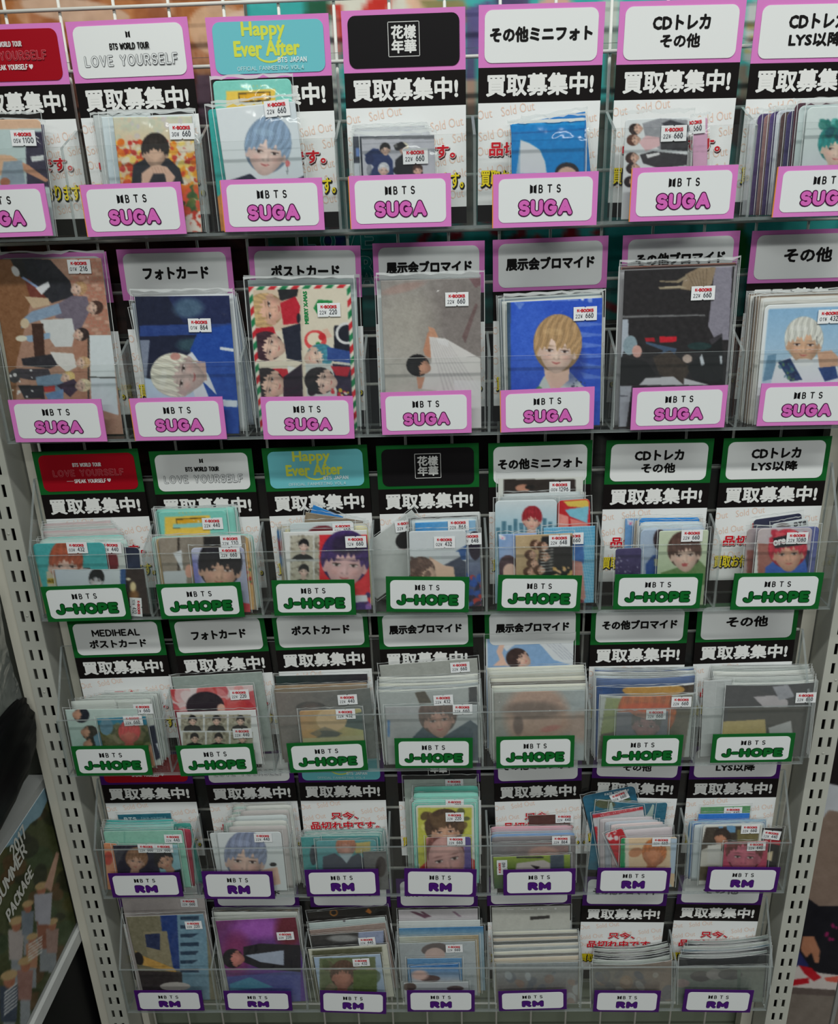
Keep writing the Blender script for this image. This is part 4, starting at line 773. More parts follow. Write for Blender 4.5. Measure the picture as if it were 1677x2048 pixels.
PILE(2, 1, 'g', 4, (920, 482, 1420, 456), (935, 472, 1400, 466), [C_(140, 214, 200), C_(110, 200, 186), C_(160, 222, 208)], .004, haze=1)
K(2, 1, 'g', (946, 492, 1352, 480), 'mint card with small yellow suitcase drawing', lambda c: (suit(c, (990, 525, .92)), c.Q('1040 565 1290 555 1290 580 1040 590', (150, 214, 206))), [(1276, 558, '22 440')], .004)
PILE(2, 1, 'g', 3, (905, 640, 1520, 622), (930, 650, 1500, 640), [C_(160, 214, 204), C_(190, 206, 196), C_(206, 176, 130)], .005, haze=1)
def a32(c):
    c.fill((150, 140, 128)); c.R(965, 640, 1075, 900, (160, 148, 134)); c.R(1066, 640, 1078, 900, (60, 50, 44)); c.R(1220, 640, 1320, 700, (40, 36, 36)); c.Q('1040 740 1090 720 1100 860', (226, 230, 234)); c.Q('960 850 1120 840 1120 920 960 920', (206, 212, 216)); c.E(1135, 845, 24, 40, (226, 170, 150)); c.R(1470, 640, 1520, 1300, (214, 170, 110)); c.B(12, [(200, 60, 60), (70, 120, 90)], 10, (1480, 820, 1520, 920), 3)
K(2, 1, 'g', (944, 648, 1480, 630), 'grey-brown photo card, people in daylight', a32, [(1385, 664, '22 110')], .005)
def a32b(c):
    c.G(1140, 700, 1460, 950, (200, 204, 226), (170, 174, 200)); c.E(1150, 880, 60, 120, (90, 90, 190), al=.6, soft=.6); c.P(1318, 830, 110, 3, (32, 28, 36), (226, 180, 156), (60, 60, 90), 1, fringe=-.02, wide=1.18); c.Q('1440 1030 1500 1040 1520 1300 1440 1300', (200, 60, 70))
K(2, 1, 'g', (1142, 706, 1462, 700), 'dark-haired close portrait, soft violet light', a32b, [(1378, 735, '22 660')], .005)
K(2, 2, 'h', (262, 448, 440, 520), 'steeply tilted blue card corner', C_(30, 130, 206))
K(2, 2, 'h', (215, 492, 560, 545), 'tilted tan card', lambda c: c.G(215, 480, 560, 540, (150, 134, 110), (120, 100, 84)))
PILE(2, 2, 'h', 3, (40, 575, 585, 556), (90, 590, 590, 572), [lambda c: (c.fill((190, 176, 150)), c.R(40, 600, 90, 820, (70, 130, 190)), c.E(70, 700, 30, 40, (160, 60, 70))), C_(206, 206, 200), C_(222, 214, 170)], .004, haze=1)
K(2, 2, 'h', (116, 558, 502, 544), 'white round-cornered card, dark red hair top', lambda c: (c.fill((212, 222, 224)), c.E(310, 625, 84, 50, (120, 34, 46), -6)), [(440, 590, '22 108')], .005)
def a33(c):
    c.fill((232, 232, 230))
    for y0 in (635, 785):
        for x0, x1 in ((126, 262), (268, 300)):
            c.R(x0, y0, x1, y0 + 140, (196, 190, 172)); c.B(50, [(150, 140, 120), (214, 210, 196), (120, 112, 100)], 9, (x0, y0, x1, y0 + 90), int(x0), .6); c.R(100, y0 - 20, 126, y0 + 160, (232, 232, 230))
        c.P(205, y0 + 62, 26, 3, (24, 22, 26), (238, 206, 192), (28, 28, 32), 1)
        c.R(262, y0, 269, y0 + 150, (232, 232, 230))
    c.R(100, 776, 300, 786, (232, 232, 230)); c.R(298, 630, 600, 1120, (226, 44, 56)); c.P(450, 800, 118, 4, (70, 44, 110), (246, 196, 196), (60, 30, 110), 1, fringe=-.25, wide=1.25, part=.1); c.E(470, 690, 110, 60, (30, 24, 34), al=.6, soft=.5); c.B(40, [(90, 50, 150), (40, 30, 90), (150, 110, 190)], 16, (300, 980, 600, 1120), 4, .8); c.Q('500 990 580 985 584 1025 500 1032', (222, 226, 232))
K(2, 2, 'h', (97, 612, 598, 598), 'white card pairing small photos with red portrait', a33, [(516, 668, '12 660')])
K(2, 3, 'h', (850, 478, 1050, 720), 'steeply tilted clear-bagged card with dark head', lambda c: (c.fill((196, 200, 198)), c.E(810, 660, 50, 60, (34, 30, 32), 50)), [(812, 572, '22 440', 60)])
PILE(2, 3, 'h', 3, (832, 528, 1250, 508), (850, 545, 1240, 530), [C_(40, 38, 40), C_(176, 190, 196), C_(206, 220, 226)], .002, haze=1)
K(2, 3, 'h', (870, 556, 1232, 540), 'sky blue card behind the white one', lambda c: c.G(870, 550, 1230, 600, (60, 150, 220), (150, 190, 220)), [(1130, 568, '22 864')])
def a34r(c): c.G(1180, 600, 1250, 1000, (180, 196, 206), (60, 66, 110)); c.E(1230, 690, 40, 90, (40, 30, 50)); c.B(30, [(40, 90, 180), (200, 60, 50), (30, 30, 60)], 18, (1170, 850, 1270, 1080), 3)
K(2, 3, 'h', (1090, 612, 1256, 605), 'navy card edge right of the white one', a34r, [(1205, 650, '22 648')], .004)
def a34(c):
    c.fill((214, 220, 224)); c.Q('1110 730 1175 690 1175 780 1140 780', (50, 90, 150)); c.Q('1000 850 1120 740 1150 780 1175 790 1175 900 1100 900', (70, 76, 96)); c.Q('960 760 1040 810 1100 820 1110 900 900 900', (238, 200, 176)); c.P(925, 850, 60, -60, (110, 84, 76), (240, 200, 178), body=0, eyes=0, fringe=.15, wide=1.35); c.B(20, [(96, 72, 66), (140, 110, 98)], 16, (850, 760, 960, 880), 3, .7); c.Q('1025 735 1130 730 1140 760 1040 810', (210, 214, 220))
K(2, 3, 'h', (833, 607, 1175, 600), 'white card with bare-shouldered figure lying down', a34, [(1047, 670, '02 432')], .003)
def a35p(c): c.fill((222, 224, 218)); c.R(1405, 298, 1830, 700, (48, 38, 34)); c.E(1520, 350, 46, 22, (196, 140, 116)); c.E(1560, 345, 30, 14, (30, 26, 26)); c.R(1420, 368, 1660, 372, (150, 150, 150))
K(2, 4, 'h', (1368, 268, 1880, 254), 'tall white-framed dark print', a35p, [(1737, 342, '00 1296')], .001)
PILE(2, 4, 'h', 2, (1400, 384, 1860, 366), (1380, 400, 1880, 386), [C_(196, 204, 206), C_(170, 178, 180)], haze=1)
def a35c(c): c.fill((200, 36, 44)); c.Q('1760 430 1910 420 1910 470 1790 460', (232, 200, 90)); c.Q('1770 480 1910 460 1900 560 1800 520', (130, 200, 222)); c.Q('1730 500 1790 520 1790 600 1730 600', (236, 150, 140)); c.Q('1800 530 1900 560 1900 620 1810 600', (230, 130, 120))
K(2, 4, 'h', (1722, 424, 1918, 410), 'card of red, yellow and blue shapes', a35c, rnd=.005)
def a35(c): c.G(1350, 415, 1350, 600, (222, 230, 234), (170, 206, 222)); [c.Q([(1360 + i * 34, 585 - (i * 37) % 60), (1384 + i * 34, 585 - (i * 37) % 60), (1384 + i * 34, 700), (1360 + i * 34, 700)], (84, 130, 150)) for i in range(12)]; c.P(1570, 540, 50, 2, (160, 34, 46), (238, 190, 170), (120, 160, 210), 1, fringe=-.1, wide=1.2)
K(2, 4, 'h', (1350, 424, 1722, 416), 'red-haired figure before pale skyline', a35, rnd=.005)
def a35n(c): c.fill((90, 170, 210)); [c.Q([(1640 + i * 14, 560), (1643 + i * 14, 560), (1720 + i * 16, 1100), (1716 + i * 16, 1100)], (190, 220, 232), .7) for i in range(20)]; [c.Q([(1600, 580 + i * 16), (1960, 560 + i * 18), (1960, 563 + i * 18), (1600, 583 + i * 16)], (190, 220, 232), .7) for i in range(26)]; c.Q('1810 650 1880 640 1880 800 1820 780', (60, 110, 180)); c.Q('1810 780 1870 790 1890 1000 1840 1100 1800 1000', (222, 130, 110), .8); c.Q('1840 1000 1880 1020 1870 1120 1830 1110', (120, 20, 40))
K(2, 4, 'h', (1640, 586, 1950, 574), 'sky blue card with white netting', a35n, [(1816, 648, '22 660')])
def a35b(c): c.G(1370, 620, 1470, 700, (130, 170, 220), (160, 180, 220)); c.E(1430, 830, 60, 80, (84, 60, 70)); c.E(1440, 850, 40, 50, (236, 196, 180)); c.Q('1376 625 1412 640 1412 662 1380 655', (240, 240, 244)); c.Q('1385 630 1396 650 1408 640 1396 658', (226, 60, 130))
K(2, 4, 'h', (1370, 626, 1600, 616), 'light blue card with pink tick mark', a35b)
def a35g(c):
    c.G(1475, 620, 1800, 900, (206, 180, 140), (160, 130, 96)); c.Q('1630 640 1812 640 1812 880 1600 880 1610 760', (36, 34, 36))
    for x, y in ((1600, 690), (1570, 750), (1640, 700), (1580, 800), (1650, 760), (1560, 850), (1620, 840)): c.P(x, y, 24, -85, (90, 60, 44), (224, 178, 152), body=0)
    [c.Q([(1620, 720 + i * 18), (1700, 712 + i * 18), (1700, 716 + i * 18), (1620, 725 + i * 18)], (220, 220, 214), .8) for i in range(8)]; c.B(14, [(226, 180, 110), (240, 200, 150)], 10, (1690, 820, 1810, 880), 4)
K(2, 4, 'h', (1472, 632, 1815, 618), 'sideways brown group photo', a35g, [(1735, 660, '22 648')])
K(2, 5, 'i', (440, 515, 520, 512), 'light blue card edge with pink tick mark', lambda c: (c.fill((110, 160, 214)), c.Q('452 520 490 530 490 560 455 552', (220, 226, 240)), c.Q('460 530 468 545 484 536 468 556', (226, 60, 130))))
PILE(2, 5, 'i', 2, (495, 524, 880, 516), (505, 530, 880, 522), [C_(176, 160, 140), C_(200, 190, 176)], .002, haze=0)
K(2, 5, 'i', (524, 512, 872, 508), 'bright blue card behind', C_(30, 140, 222), rnd=.003)
PILE(2, 5, 'i', 3, (524, 536, 895, 528), (528, 572, 905, 560), [C_(206, 216, 222), C_(190, 206, 216), C_(180, 196, 214)], .005, haze=1)
def a36s(c): c.G(525, 570, 700, 900, (176, 196, 220), (150, 160, 180)); c.E(640, 640, 36, 60, (60, 44, 50)); c.Q('560 780 600 730 660 720 660 880 560 880', (40, 80, 150)); c.R(610, 750, 640, 790, (200, 196, 150))
K(2, 5, 'i', (530, 580, 760, 574), 'grey-blue card, blue satin jacket', a36s, rnd=.005)
K(2, 5, 'i', (384, 690, 534, 684), 'purple starry card low at left', lambda c: (c.G(384, 690, 384, 900, (70, 60, 110), (54, 44, 84)), c.B(22, [(190, 190, 214), (150, 150, 190)], 4, (390, 740, 530, 860), 3)), rnd=.003)
def a36(c): c.G(640, 580, 640, 1000, (206, 216, 190), (180, 200, 160)); c.Q('650 830 740 800 870 760 925 820 925 900 650 900', (110, 140, 88)); c.P(785, 722, 78, -4, (92, 64, 56), (240, 204, 186), (116, 146, 92), 0, fringe=-.15, part=.1, wide=1.24); c.E(784, 784, 17, 10, (190, 90, 92)); c.R(640, 900, 930, 1200, (170, 186, 150)); c.Q('640 1100 900 1100 900 1200 640 1200', (226, 150, 70))
K(2, 5, 'i', (638, 588, 925, 580), 'brown-haired portrait on pale green', a36, [(826, 612, '22 660')], .002)
K(2, 6, 'i', (1185, 522, 1465, 482), 'tilted dark blue card', C_(40, 42, 72), rnd=.004)
K(2, 6, 'i', (1290, 548, 1502, 512), 'tilted white card with small black lettering', lambda c: (c.fill((206, 212, 214)), c.E(1360, 560, 40, 16, (120, 110, 110))), rnd=.004)
K(2, 6, 'i', (1150, 572, 1570, 560), 'mauve card, blue clothing at the right', lambda c: (c.G(1150, 570, 1550, 570, (176, 160, 160), (96, 104, 160)), c.R(1150, 700, 1190, 1000, (150, 90, 84))), rnd=.005)
def a37(c): c.G(1215, 570, 1500, 800, (200, 186, 186), (180, 176, 190)); c.Q('1180 650 1300 670 1290 900 1180 900', (170, 110, 100)); c.R(1186, 640, 1212, 900, (226, 228, 226)); c.Q('1255 800 1330 740 1460 730 1540 740 1560 830 1560 1200 1255 1200', (66, 104, 190)); c.Q('1470 690 1530 710 1540 800 1500 830', (34, 54, 90)); c.P(1385, 716, 82, -4, (200, 52, 72), (232, 176, 150), (60, 90, 170), 0, fringe=-.2, wide=1.36); c.B(12, [(190, 44, 66), (220, 90, 100)], 18, (1280, 590, 1490, 640), 4, .8); c.Q('1300 630 1440 600 1470 640 1465 670 1310 690', (34, 32, 40)); c.Q('1310 648 1360 632 1362 662 1312 676', (226, 226, 230), .5)
K(2, 6, 'i', (1213, 574, 1530, 566), 'red-haired portrait with black headband', a37, [(1437, 626, '22 1080')], .005)

# --- fourth tray
PILE(3, 0, 'j', 7, (640, 494, 962, 488), (425, 545, 900, 530), [C_(196, 206, 200), C_(150, 156, 150), C_(206, 212, 206), C_(170, 178, 172)], .002, haze=1)
K(3, 0, 'j', (700, 552, 900, 545), 'pale card at the right with grey text', lambda c: (c.fill((196, 202, 196)), c.Q('880 700 960 680 1000 860 930 900', (40, 44, 66)), c.Q('930 800 990 780 1010 860 960 870', (216, 220, 226))), [(860, 590, '22 660')])
def a41(c):
    c.G(360, 600, 360, 800, (196, 214, 208), (176, 204, 196)); 
    for x, y, h in ((480, 632, (36, 38, 50)), (530, 735, (60, 56, 50)), (545, 808, (50, 48, 46))): c.P(x, y, 34, 96, h, (206, 156, 130), body=0, eyes=0, fringe=-.1, wide=1.3)
    c.Q('560 760 640 700 640 830 580 830', (120, 160, 180))
K(3, 0, 'j', (358, 598, 790, 590), 'pale green card with three sideways heads', a41)
def a41b(c): c.fill((110, 106, 74)); c.R(570, 640, 880, 690, (40, 130, 160)); c.B(40, [(86, 90, 44), (130, 130, 90), (60, 70, 40), (150, 140, 110)], 26, (590, 690, 900, 860), 4, .8); c.E(640, 700, 40, 50, (110, 150, 170)); c.P(775, 745, 50, 0, (214, 84, 84), (206, 110, 96), (220, 206, 160), 1, eyes=0, fringe=-.1, wide=1.3); c.Q('900 800 960 930 900 930 880 840', (206, 150, 120))
K(3, 0, 'j', (580, 650, 872, 636), 'red-haired figure among green-brown foliage', a41b, [(800, 660, '22 660')])
K(3, 1, 'j', (1010, 402, 1552, 370), 'empty grey film sleeve card', C_(160, 172, 166))
def a42(c): c.fill((226, 200, 200)); c.B(26, [(206, 70, 70), (236, 226, 226), (190, 44, 54), (230, 150, 150)], 50, (1010, 460, 1530, 640), 4, .7); c.E(1230, 575, 112, 84, (44, 34, 44)); c.E(1325, 590, 24, 26, (232, 190, 170)); c.Q('1040 610 1540 600 1540 1100 1040 1100', (130, 40, 60))
K(3, 1, 'j', (1016, 476, 1512, 450), 'pink and red photo, top of dark hair', a42, [(1437, 504, '22 220')])
def a42b(c):
    c.fill((230, 232, 232))
    for j in range(4):
        for i in range(3):
            x0, y0 = 1086 + i * 142 + j * 12, 628 + j * 104; c.R(x0, y0, x0 + 132, y0 + 96, (176, 170, 150)); c.B(26, [(140, 132, 110), (200, 196, 180), (110, 104, 90)], 9, (x0 + 8, y0 + 5, x0 + 124, y0 + 60), i + 4 * j, .6)
            c.Q([(x0 + 14, y0 + 96), (x0 + 24, y0 + 72), (x0 + 60, y0 + 58), (x0 + 110, y0 + 70), (x0 + 124, y0 + 96)], (28, 28, 30)); c.P(x0 + 70, y0 + 38, 21, 5 * (i - 1), (28, 24, 26), (232, 196, 176), body=0)
K(3, 1, 'j', (1057, 614, 1532, 598), 'white sheet of small identical portraits', a42b, [(1455, 735, '22 440')], step=.0008)
K(3, 2, 'k', (16, 396, 566, 382), 'black photo card with green tint', lambda c: c.G(16, 400, 560, 400, (40, 60, 56), (50, 44, 52)))
PILE(3, 2, 'k', 2, (2, 452, 556, 436), (0, 470, 558, 452), [C_(150, 120, 84), C_(120, 96, 66)], haze=1)
K(3, 2, 'k', (4, 494, 578, 466), 'grey-brown dim portrait in cloudy film', lambda c: (c.G(0, 500, 580, 700, (130, 112, 104), (96, 100, 96)), c.E(250, 580, 90, 36, (60, 50, 46)), c.E(250, 650, 80, 90, (150, 110, 96), al=.6, soft=.5)), [(468, 525, '22 440')], haze=2, bow=.003, top=.007, side=.004)
K(3, 2, 'k', (175, 604, 548, 590), 'orange and green painted-looking portrait', lambda c: (c.G(175, 600, 550, 760, (206, 150, 90), (190, 186, 120)), c.Q('440 640 560 610 560 720 450 700', (60, 86, 84)), c.E(370, 660, 90, 70, (226, 190, 140)), c.E(330, 745, 90, 22, (66, 72, 66)), c.E(250, 740, 60, 26, (210, 160, 90)), c.Q('240 740 330 700 440 740 330 780', (90, 90, 76), .6), c.Q('200 770 560 750 560 900 200 900', (200, 190, 140))), [(455, 620, '22 432')], .003, haze=2)
K(3, 3, 'k', (652, 332, 1244, 288), 'tall grey card rising behind the rest', C_(170, 172, 166), [(1140, 340, '22 660')], haze=1)
PILE(3, 3, 'k', 5, (636, 402, 1244, 380), (650, 478, 1244, 450), [C_(214, 216, 208), C_(180, 184, 180), C_(206, 208, 196), C_(160, 168, 170)], haze=1, bow=.003)
K(3, 3, 'k', (644, 492, 1232, 458), 'grey card with a brown bottle shape', lambda c: (c.fill((186, 190, 188)), c.Q('870 490 930 480 970 550 900 560', (84, 70, 50)), c.R(1190, 460, 1240, 700, (50, 46, 50))), [(1040, 528, '22 432')], haze=2, bow=.003)
def a44(c): c.G(690, 580, 1240, 700, (176, 174, 176), (196, 200, 202)); c.Q('860 760 940 680 1000 700 1040 760 1200 660 1250 700 1250 900 850 900', (60, 80, 96)); c.Q('950 700 1010 740 1060 720 1030 780', (220, 222, 222)); c.P(1010, 655, 84, -10, (104, 76, 66), (214, 162, 144), body=0, fringe=-.25, wide=1.35); c.R(708, 660, 722, 760, (70, 130, 190))
K(3, 3, 'k', (690, 580, 1243, 568), 'brown-haired portrait in denim jacket', a44, [(1155, 592, '22 660')], haze=2, top=.004)
def a45t(c): c.G(1300, 150, 1600, 340, (150, 184, 222), (140, 178, 220)); c.Q('1400 160 1560 150 1830 150 1830 340 1700 300 1640 230 1580 170 1480 200 1420 250 1390 210', (226, 230, 234)); c.Q('1360 250 1385 190 1410 200 1395 260 1420 320 1440 336 1340 336 1380 300', (238, 196, 176)); c.P(1500, 298, 50, -72, (60, 40, 38), (238, 196, 176), body=0, eyes=1, fringe=-.1, wide=1.25); c.R(1296, 150, 1308, 360, (226, 230, 232)); [c.Q([(1620 + 20 * i, 170), (1624 + 20 * i, 170), (1760 + 20 * i, 300), (1754 + 20 * i, 300)], (150, 156, 176), .6) for i in range(5)]
K(3, 4, 'k', (1294, 152, 1822, 140), 'sky blue photo, person in white lying sideways', a45t, top=.002)
PILE(3, 4, 'k', 7, (1318, 346, 1898, 326), (1335, 478, 1895, 462), [C_(214, 214, 200), C_(200, 202, 192), C_(176, 176, 164), C_(206, 204, 188), C_(110, 106, 98)], haze=1)
def a45(c): c.G(1345, 490, 1900, 600, (160, 156, 148), (176, 184, 186)); c.E(1600, 640, 190, 190, (196, 158, 138), soft=.3); c.E(1580, 600, 170, 50, (96, 76, 66), al=.7, soft=.5); c.E(1490, 690, 30, 60, (120, 90, 80), soft=.4); c.E(1680, 710, 60, 18, (196, 110, 100), -12, .7, .5); c.E(1880, 700, 120, 90, (200, 110, 70), al=.4, soft=.6)
K(3, 4, 'k', (1345, 494, 1890, 478), 'blurred close face behind cloudy film', a45, haze=2, top=.005)
PILE(3, 5, 'l', 6, (292, 336, 868, 328), (300, 392, 878, 380), [C_(176, 190, 200), C_(90, 110, 150), C_(206, 208, 206), C_(150, 156, 156)], haze=1, bow=.004)
K(3, 5, 'l', (305, 444, 872, 424), 'blue and orange photo with pale rim', lambda c: (c.G(305, 430, 872, 430, (50, 84, 140), (80, 60, 40)), c.E(600, 460, 180, 40, (196, 150, 80)), c.R(300, 425, 880, 436, (220, 222, 222))), haze=1, bow=.005)
def a46(c): c.fill((196, 200, 196)); c.Q('330 510 830 496 770 900 270 900', (96, 84, 60)); c.Q('330 510 440 506 400 700 300 720', (150, 160, 100)); c.P(560, 620, 120, 6, (190, 96, 40), (196, 120, 96), (80, 96, 130), 1, eyes=1, fringe=-.15, wide=1.4); c.E(560, 560, 150, 30, (226, 84, 30), al=.7, soft=.4)
K(3, 5, 'l', (305, 494, 850, 482), 'white-framed orange-haired portrait', a46, [(757, 517, '22 660')], haze=2, bow=.005)
K(3, 5, 'l', (390, 596, 690, 588), 'dusky blue portrait low in front', lambda c: (c.fill((110, 104, 120)), c.P(560, 670, 70, 4, (70, 50, 50), (170, 110, 110), (60, 60, 80), 1, eyes=1)), [(617, 604, '22 660')], haze=2)
PILE(3, 6, 'l', 7, (972, 322, 1540, 314), (1000, 420, 1570, 404), [C_(186, 190, 186), C_(160, 166, 162), C_(214, 216, 210), C_(176, 178, 172)], haze=1, bow=.003)
K(3, 6, 'l', (895, 412, 1060, 404), 'pale grey card leaning at left', C_(190, 194, 194), haze=1)
def a47(c): c.fill((56, 50, 54)); c.Q('1180 500 1300 490 1380 520 1380 600 1260 580', (196, 186, 190)); c.Q('1290 440 1380 430 1420 500 1330 520', (170, 168, 176)); c.Q('1040 560 1540 560 1500 1000 1000 1000', (64, 56, 50)); c.Q('980 650 1250 630 1260 740 960 740', (206, 180, 110)); c.Q('1270 680 1400 640 1410 720 1280 740', (200, 196, 196)); c.Q('1000 880 1400 860 1380 1000 960 1000', (90, 80, 70))
K(3, 6, 'l', (1058, 436, 1572, 420), 'dark photo, white hands and yellow cloth', a47, [(1480, 498, '22 660')], haze=2, bow=.003)

# --- fifth tray
TEALD = (34, 120, 136)
K(4, 0, 'm', (704, 268, 1022, 258), 'dark teal card with white lettering', lambda c: c.fill((20, 106, 128)), st=('LETTER',))
PILE(4, 0, 'm', 4, (630, 298, 1040, 292), (612, 345, 1085, 338), [C_(70, 176, 170), C_(110, 190, 184), C_(150, 206, 198), C_(130, 190, 180)], .003, haze=1, bow=.002)
PILE(4, 0, 'm', 2, (1040, 320, 1140, 316), (1060, 350, 1140, 350), [C_(60, 150, 140), C_(170, 60, 80)], .003, haze=0)
K(4, 0, 'm', (618, 368, 1094, 360), 'mint green card behind the pair photo', lambda c: (c.fill((150, 206, 186)), c.R(745, 370, 750, 440, (110, 176, 160))), [(1040, 408, '22 440')], .003, haze=1)
K(4, 0, 'm', (620, 436, 700, 440), 'orange card edge at left', lambda c: (c.fill((222, 150, 110)), c.E(650, 530, 26, 40, (200, 70, 50))), rnd=.003)
def a51(c): c.fill((48, 44, 60)); c.Q('940 440 1070 440 1100 640 960 640', (150, 196, 206)); c.P(818, 545, 48, 8, (150, 110, 84), (222, 176, 152), (226, 228, 230), 1, smile=1, fringe=-.2, wide=1.4); c.P(985, 545, 44, -30, (40, 34, 38), (214, 166, 140), (30, 34, 50), 1, eyes=1, wide=1.3)
K(4, 0, 'm', (676, 452, 1062, 448), 'two people facing each other on navy', a51, [(882, 466, '22 660'), (985, 466, '22 660')], haze=1)
PILE(4, 1, 'm', 8, (1420, 202, 1765, 196), (1335, 318, 1660, 306), [C_(206, 206, 198), C_(184, 206, 198), C_(214, 206, 204), C_(176, 194, 186)], .004, haze=1)
PILE(4, 1, 'm', 5, (1500, 214, 1778, 206), (1370, 340, 1720, 330), [C_(212, 214, 208), C_(196, 190, 188), C_(206, 214, 214)], .004, haze=1)
K(4, 1, 'm', (1255, 378, 1330, 374), 'white rounded card edge at left', white, rnd=.003)
def a52(c): c.fill((222, 228, 230)); c.P(1470, 540, 104, 4, (140, 150, 178), (236, 200, 184), (200, 206, 214), 1, fringe=-.18, part=-.1, wide=1.22); c.E(1635, 566, 20, 12, (30, 30, 34)); c.Q('1560 600 1660 580 1680 680 1600 700', (226, 186, 166))
K(4, 1, 'm', (1298, 376, 1684, 370), 'silver-haired portrait on white', a52, [(1578, 402, '22 440')], .004)
PILE(4, 2, 'n', 7, (205, 366, 690, 350), (190, 398, 660, 392), [C_(90, 160, 156), C_(130, 186, 176), C_(70, 140, 140), C_(150, 190, 180)], .003, haze=1)
K(4, 2, 'n', (185, 402, 300, 400), 'teal card with dark shape at left', lambda c: (c.fill((80, 156, 156)), c.E(262, 510, 22, 60, (60, 70, 80))), haze=1)
def a53(c): c.fill((74, 164, 170)); c.Q('510 440 600 430 600 500 510 500', (206, 180, 90)); c.P(455, 470, 46, 2, (190, 110, 70), (206, 140, 120), (36, 44, 70), 1, eyes=0, wide=1.3); c.Q('320 520 390 500 450 540 530 500 590 560 590 640 320 640', (36, 44, 72)); c.Q('410 500 500 500 460 560', (190, 206, 214))
K(4, 2, 'n', (275, 424, 636, 418), 'dim portrait in navy on teal', a53, rnd=.004, haze=2)
K(4, 2, 'n', (560, 490, 700, 486), 'smoky grey card at the right', lambda c: (c.fill((110, 110, 110)), c.E(665, 580, 30, 60, (60, 50, 50))), haze=1)
K(4, 3, 'n', (802, 44, 1240, 36), 'tall pale grey card with a price', C_(176, 188, 180), [(1105, 78, '22 660')], haze=1)
PILE(4, 3, 'n', 3, (860, 98, 1250, 94), (858, 176, 1246, 170), [C_(110, 210, 190), C_(150, 222, 206), C_(140, 216, 200)], .004, haze=0)
K(4, 3, 'n', (850, 190, 1246, 184), 'mint card with faint yellow marks', C_(146, 216, 200), [(1108, 200, '22 220')], .004)
def a54(c): c.fill((226, 226, 216)); c.R(890, 228, 1208, 700, (200, 200, 84)); c.B(20, [(60, 66, 60), (150, 150, 60), (226, 220, 130)], 18, (890, 230, 1208, 420), 6, .7); c.P(1050, 365, 78, -6, (84, 62, 48), (226, 176, 146), (200, 60, 50), 1, fringe=-.2, wide=1.5); c.B(14, [(84, 60, 46), (110, 84, 60)], 24, (930, 270, 1160, 340), 7, .8); c.R(870, 560, 900, 900, (226, 226, 216))
K(4, 3, 'n', (874, 214, 1222, 208), 'white-framed curly-haired portrait on yellow-green', a54, [(1108, 278, '22 220')], .004)
def a54b(c): c.G(935, 400, 1205, 560, (206, 140, 130), (150, 120, 190)); c.P(1060, 530, 110, -12, (150, 90, 84), (216, 166, 160), (90, 80, 150), 0, fringe=-1.2, wide=1.0); c.R(1165, 400, 1210, 600, (96, 84, 150))
K(4, 3, 'n', (935, 404, 1204, 400), 'close-up eyes in pink and violet light', a54b, [(1117, 422, '22 660')], .003)
K(4, 4, 'n', (1552, 272, 1800, 264), 'dark brown card behind', C_(90, 50, 44), [(1765, 286, '22 440')])
PILE(4, 4, 'n', 5, (1326, 340, 1810, 330), (1330, 402, 1830, 388), [C_(222, 160, 176), C_(190, 150, 166), C_(150, 160, 176), C_(110, 150, 200), C_(130, 124, 126)], .003, haze=1)
K(4, 4, 'n', (1334, 444, 1790, 432), 'smoky pink-brown portrait', lambda c: (c.G(1334, 440, 1790, 520, (120, 116, 124), (150, 96, 90)), c.E(1640, 500, 90, 40, (196, 140, 126), soft=.3)), [(1745, 418, '22 864')], haze=2)
def a55(c): c.G(1336, 520, 1336, 700, (150, 170, 60), (50, 84, 50)); c.Q('1480 560 1640 540 1680 560 1680 760 1450 760', (206, 196, 190)); [c.Q([(1478, 520 + i * 26), (1640, 520 + i * 26), (1640, 530 + i * 26), (1478, 530 + i * 26)], (30, 34, 34)) for i in range(1)]; c.Q('1560 570 1620 580 1600 600', (40, 36, 36)); c.R(1680, 440, 1760, 700, (70, 84, 100))
K(4, 4, 'n', (1338, 522, 1800, 506), 'grass-green photo with striped shirt', a55, [(1392, 580, '22 440', 90)])
K(4, 5, 'o', (187, 152, 492, 90), 'tilted teal-blue card with green photo', lambda c: (c.fill((34, 104, 134)), c.Q('262 175 470 165 470 240 262 240', (80, 100, 66))), [(405, 150, '22 660', 12)], .006)
K(4, 5, 'o', (270, 172, 686, 188), 'second teal card tilting right', lambda c: (c.fill((40, 110, 136)), c.E(320, 195, 60, 26, (90, 96, 70))), rnd=.004, bow=.004)
K(4, 5, 'o', (350, 188, 610, 200), 'pale grey-green card', C_(176, 196, 186), rnd=.003)
def a56r(c): c.fill((206, 206, 210)); c.Q('240 265 545 212 545 232 240 285', (196, 40, 54)); c.Q('240 250 300 240 300 252 240 262', (60, 70, 140)); c.R(240, 330, 280, 500, (200, 36, 50)); [c.Q([(300 + 10 * i, 262 - 2 * i), (304 + 10 * i, 262 - 2 * i), (304 + 10 * i, 270 - 2 * i), (300 + 10 * i, 270 - 2 * i)], (232, 232, 232)) for i in range(22)]
K(4, 5, 'o', (247, 256, 542, 212), 'red and white patterned card, tilted', a56r)
PILE(4, 5, 'o', 5, (290, 286, 600, 270), (420, 350, 715, 330), [C_(206, 196, 200), C_(190, 196, 206), C_(226, 206, 206), C_(176, 176, 180)], .003, haze=1)
K(4, 5, 'o', (320, 372, 420, 338), 'red card with white band', lambda c: (c.fill((196, 34, 46)), c.B(14, [(230, 230, 230)], 10, (335, 350, 390, 420), 3), c.E(350, 545, 26, 20, (220, 200, 190))), rnd=.003)
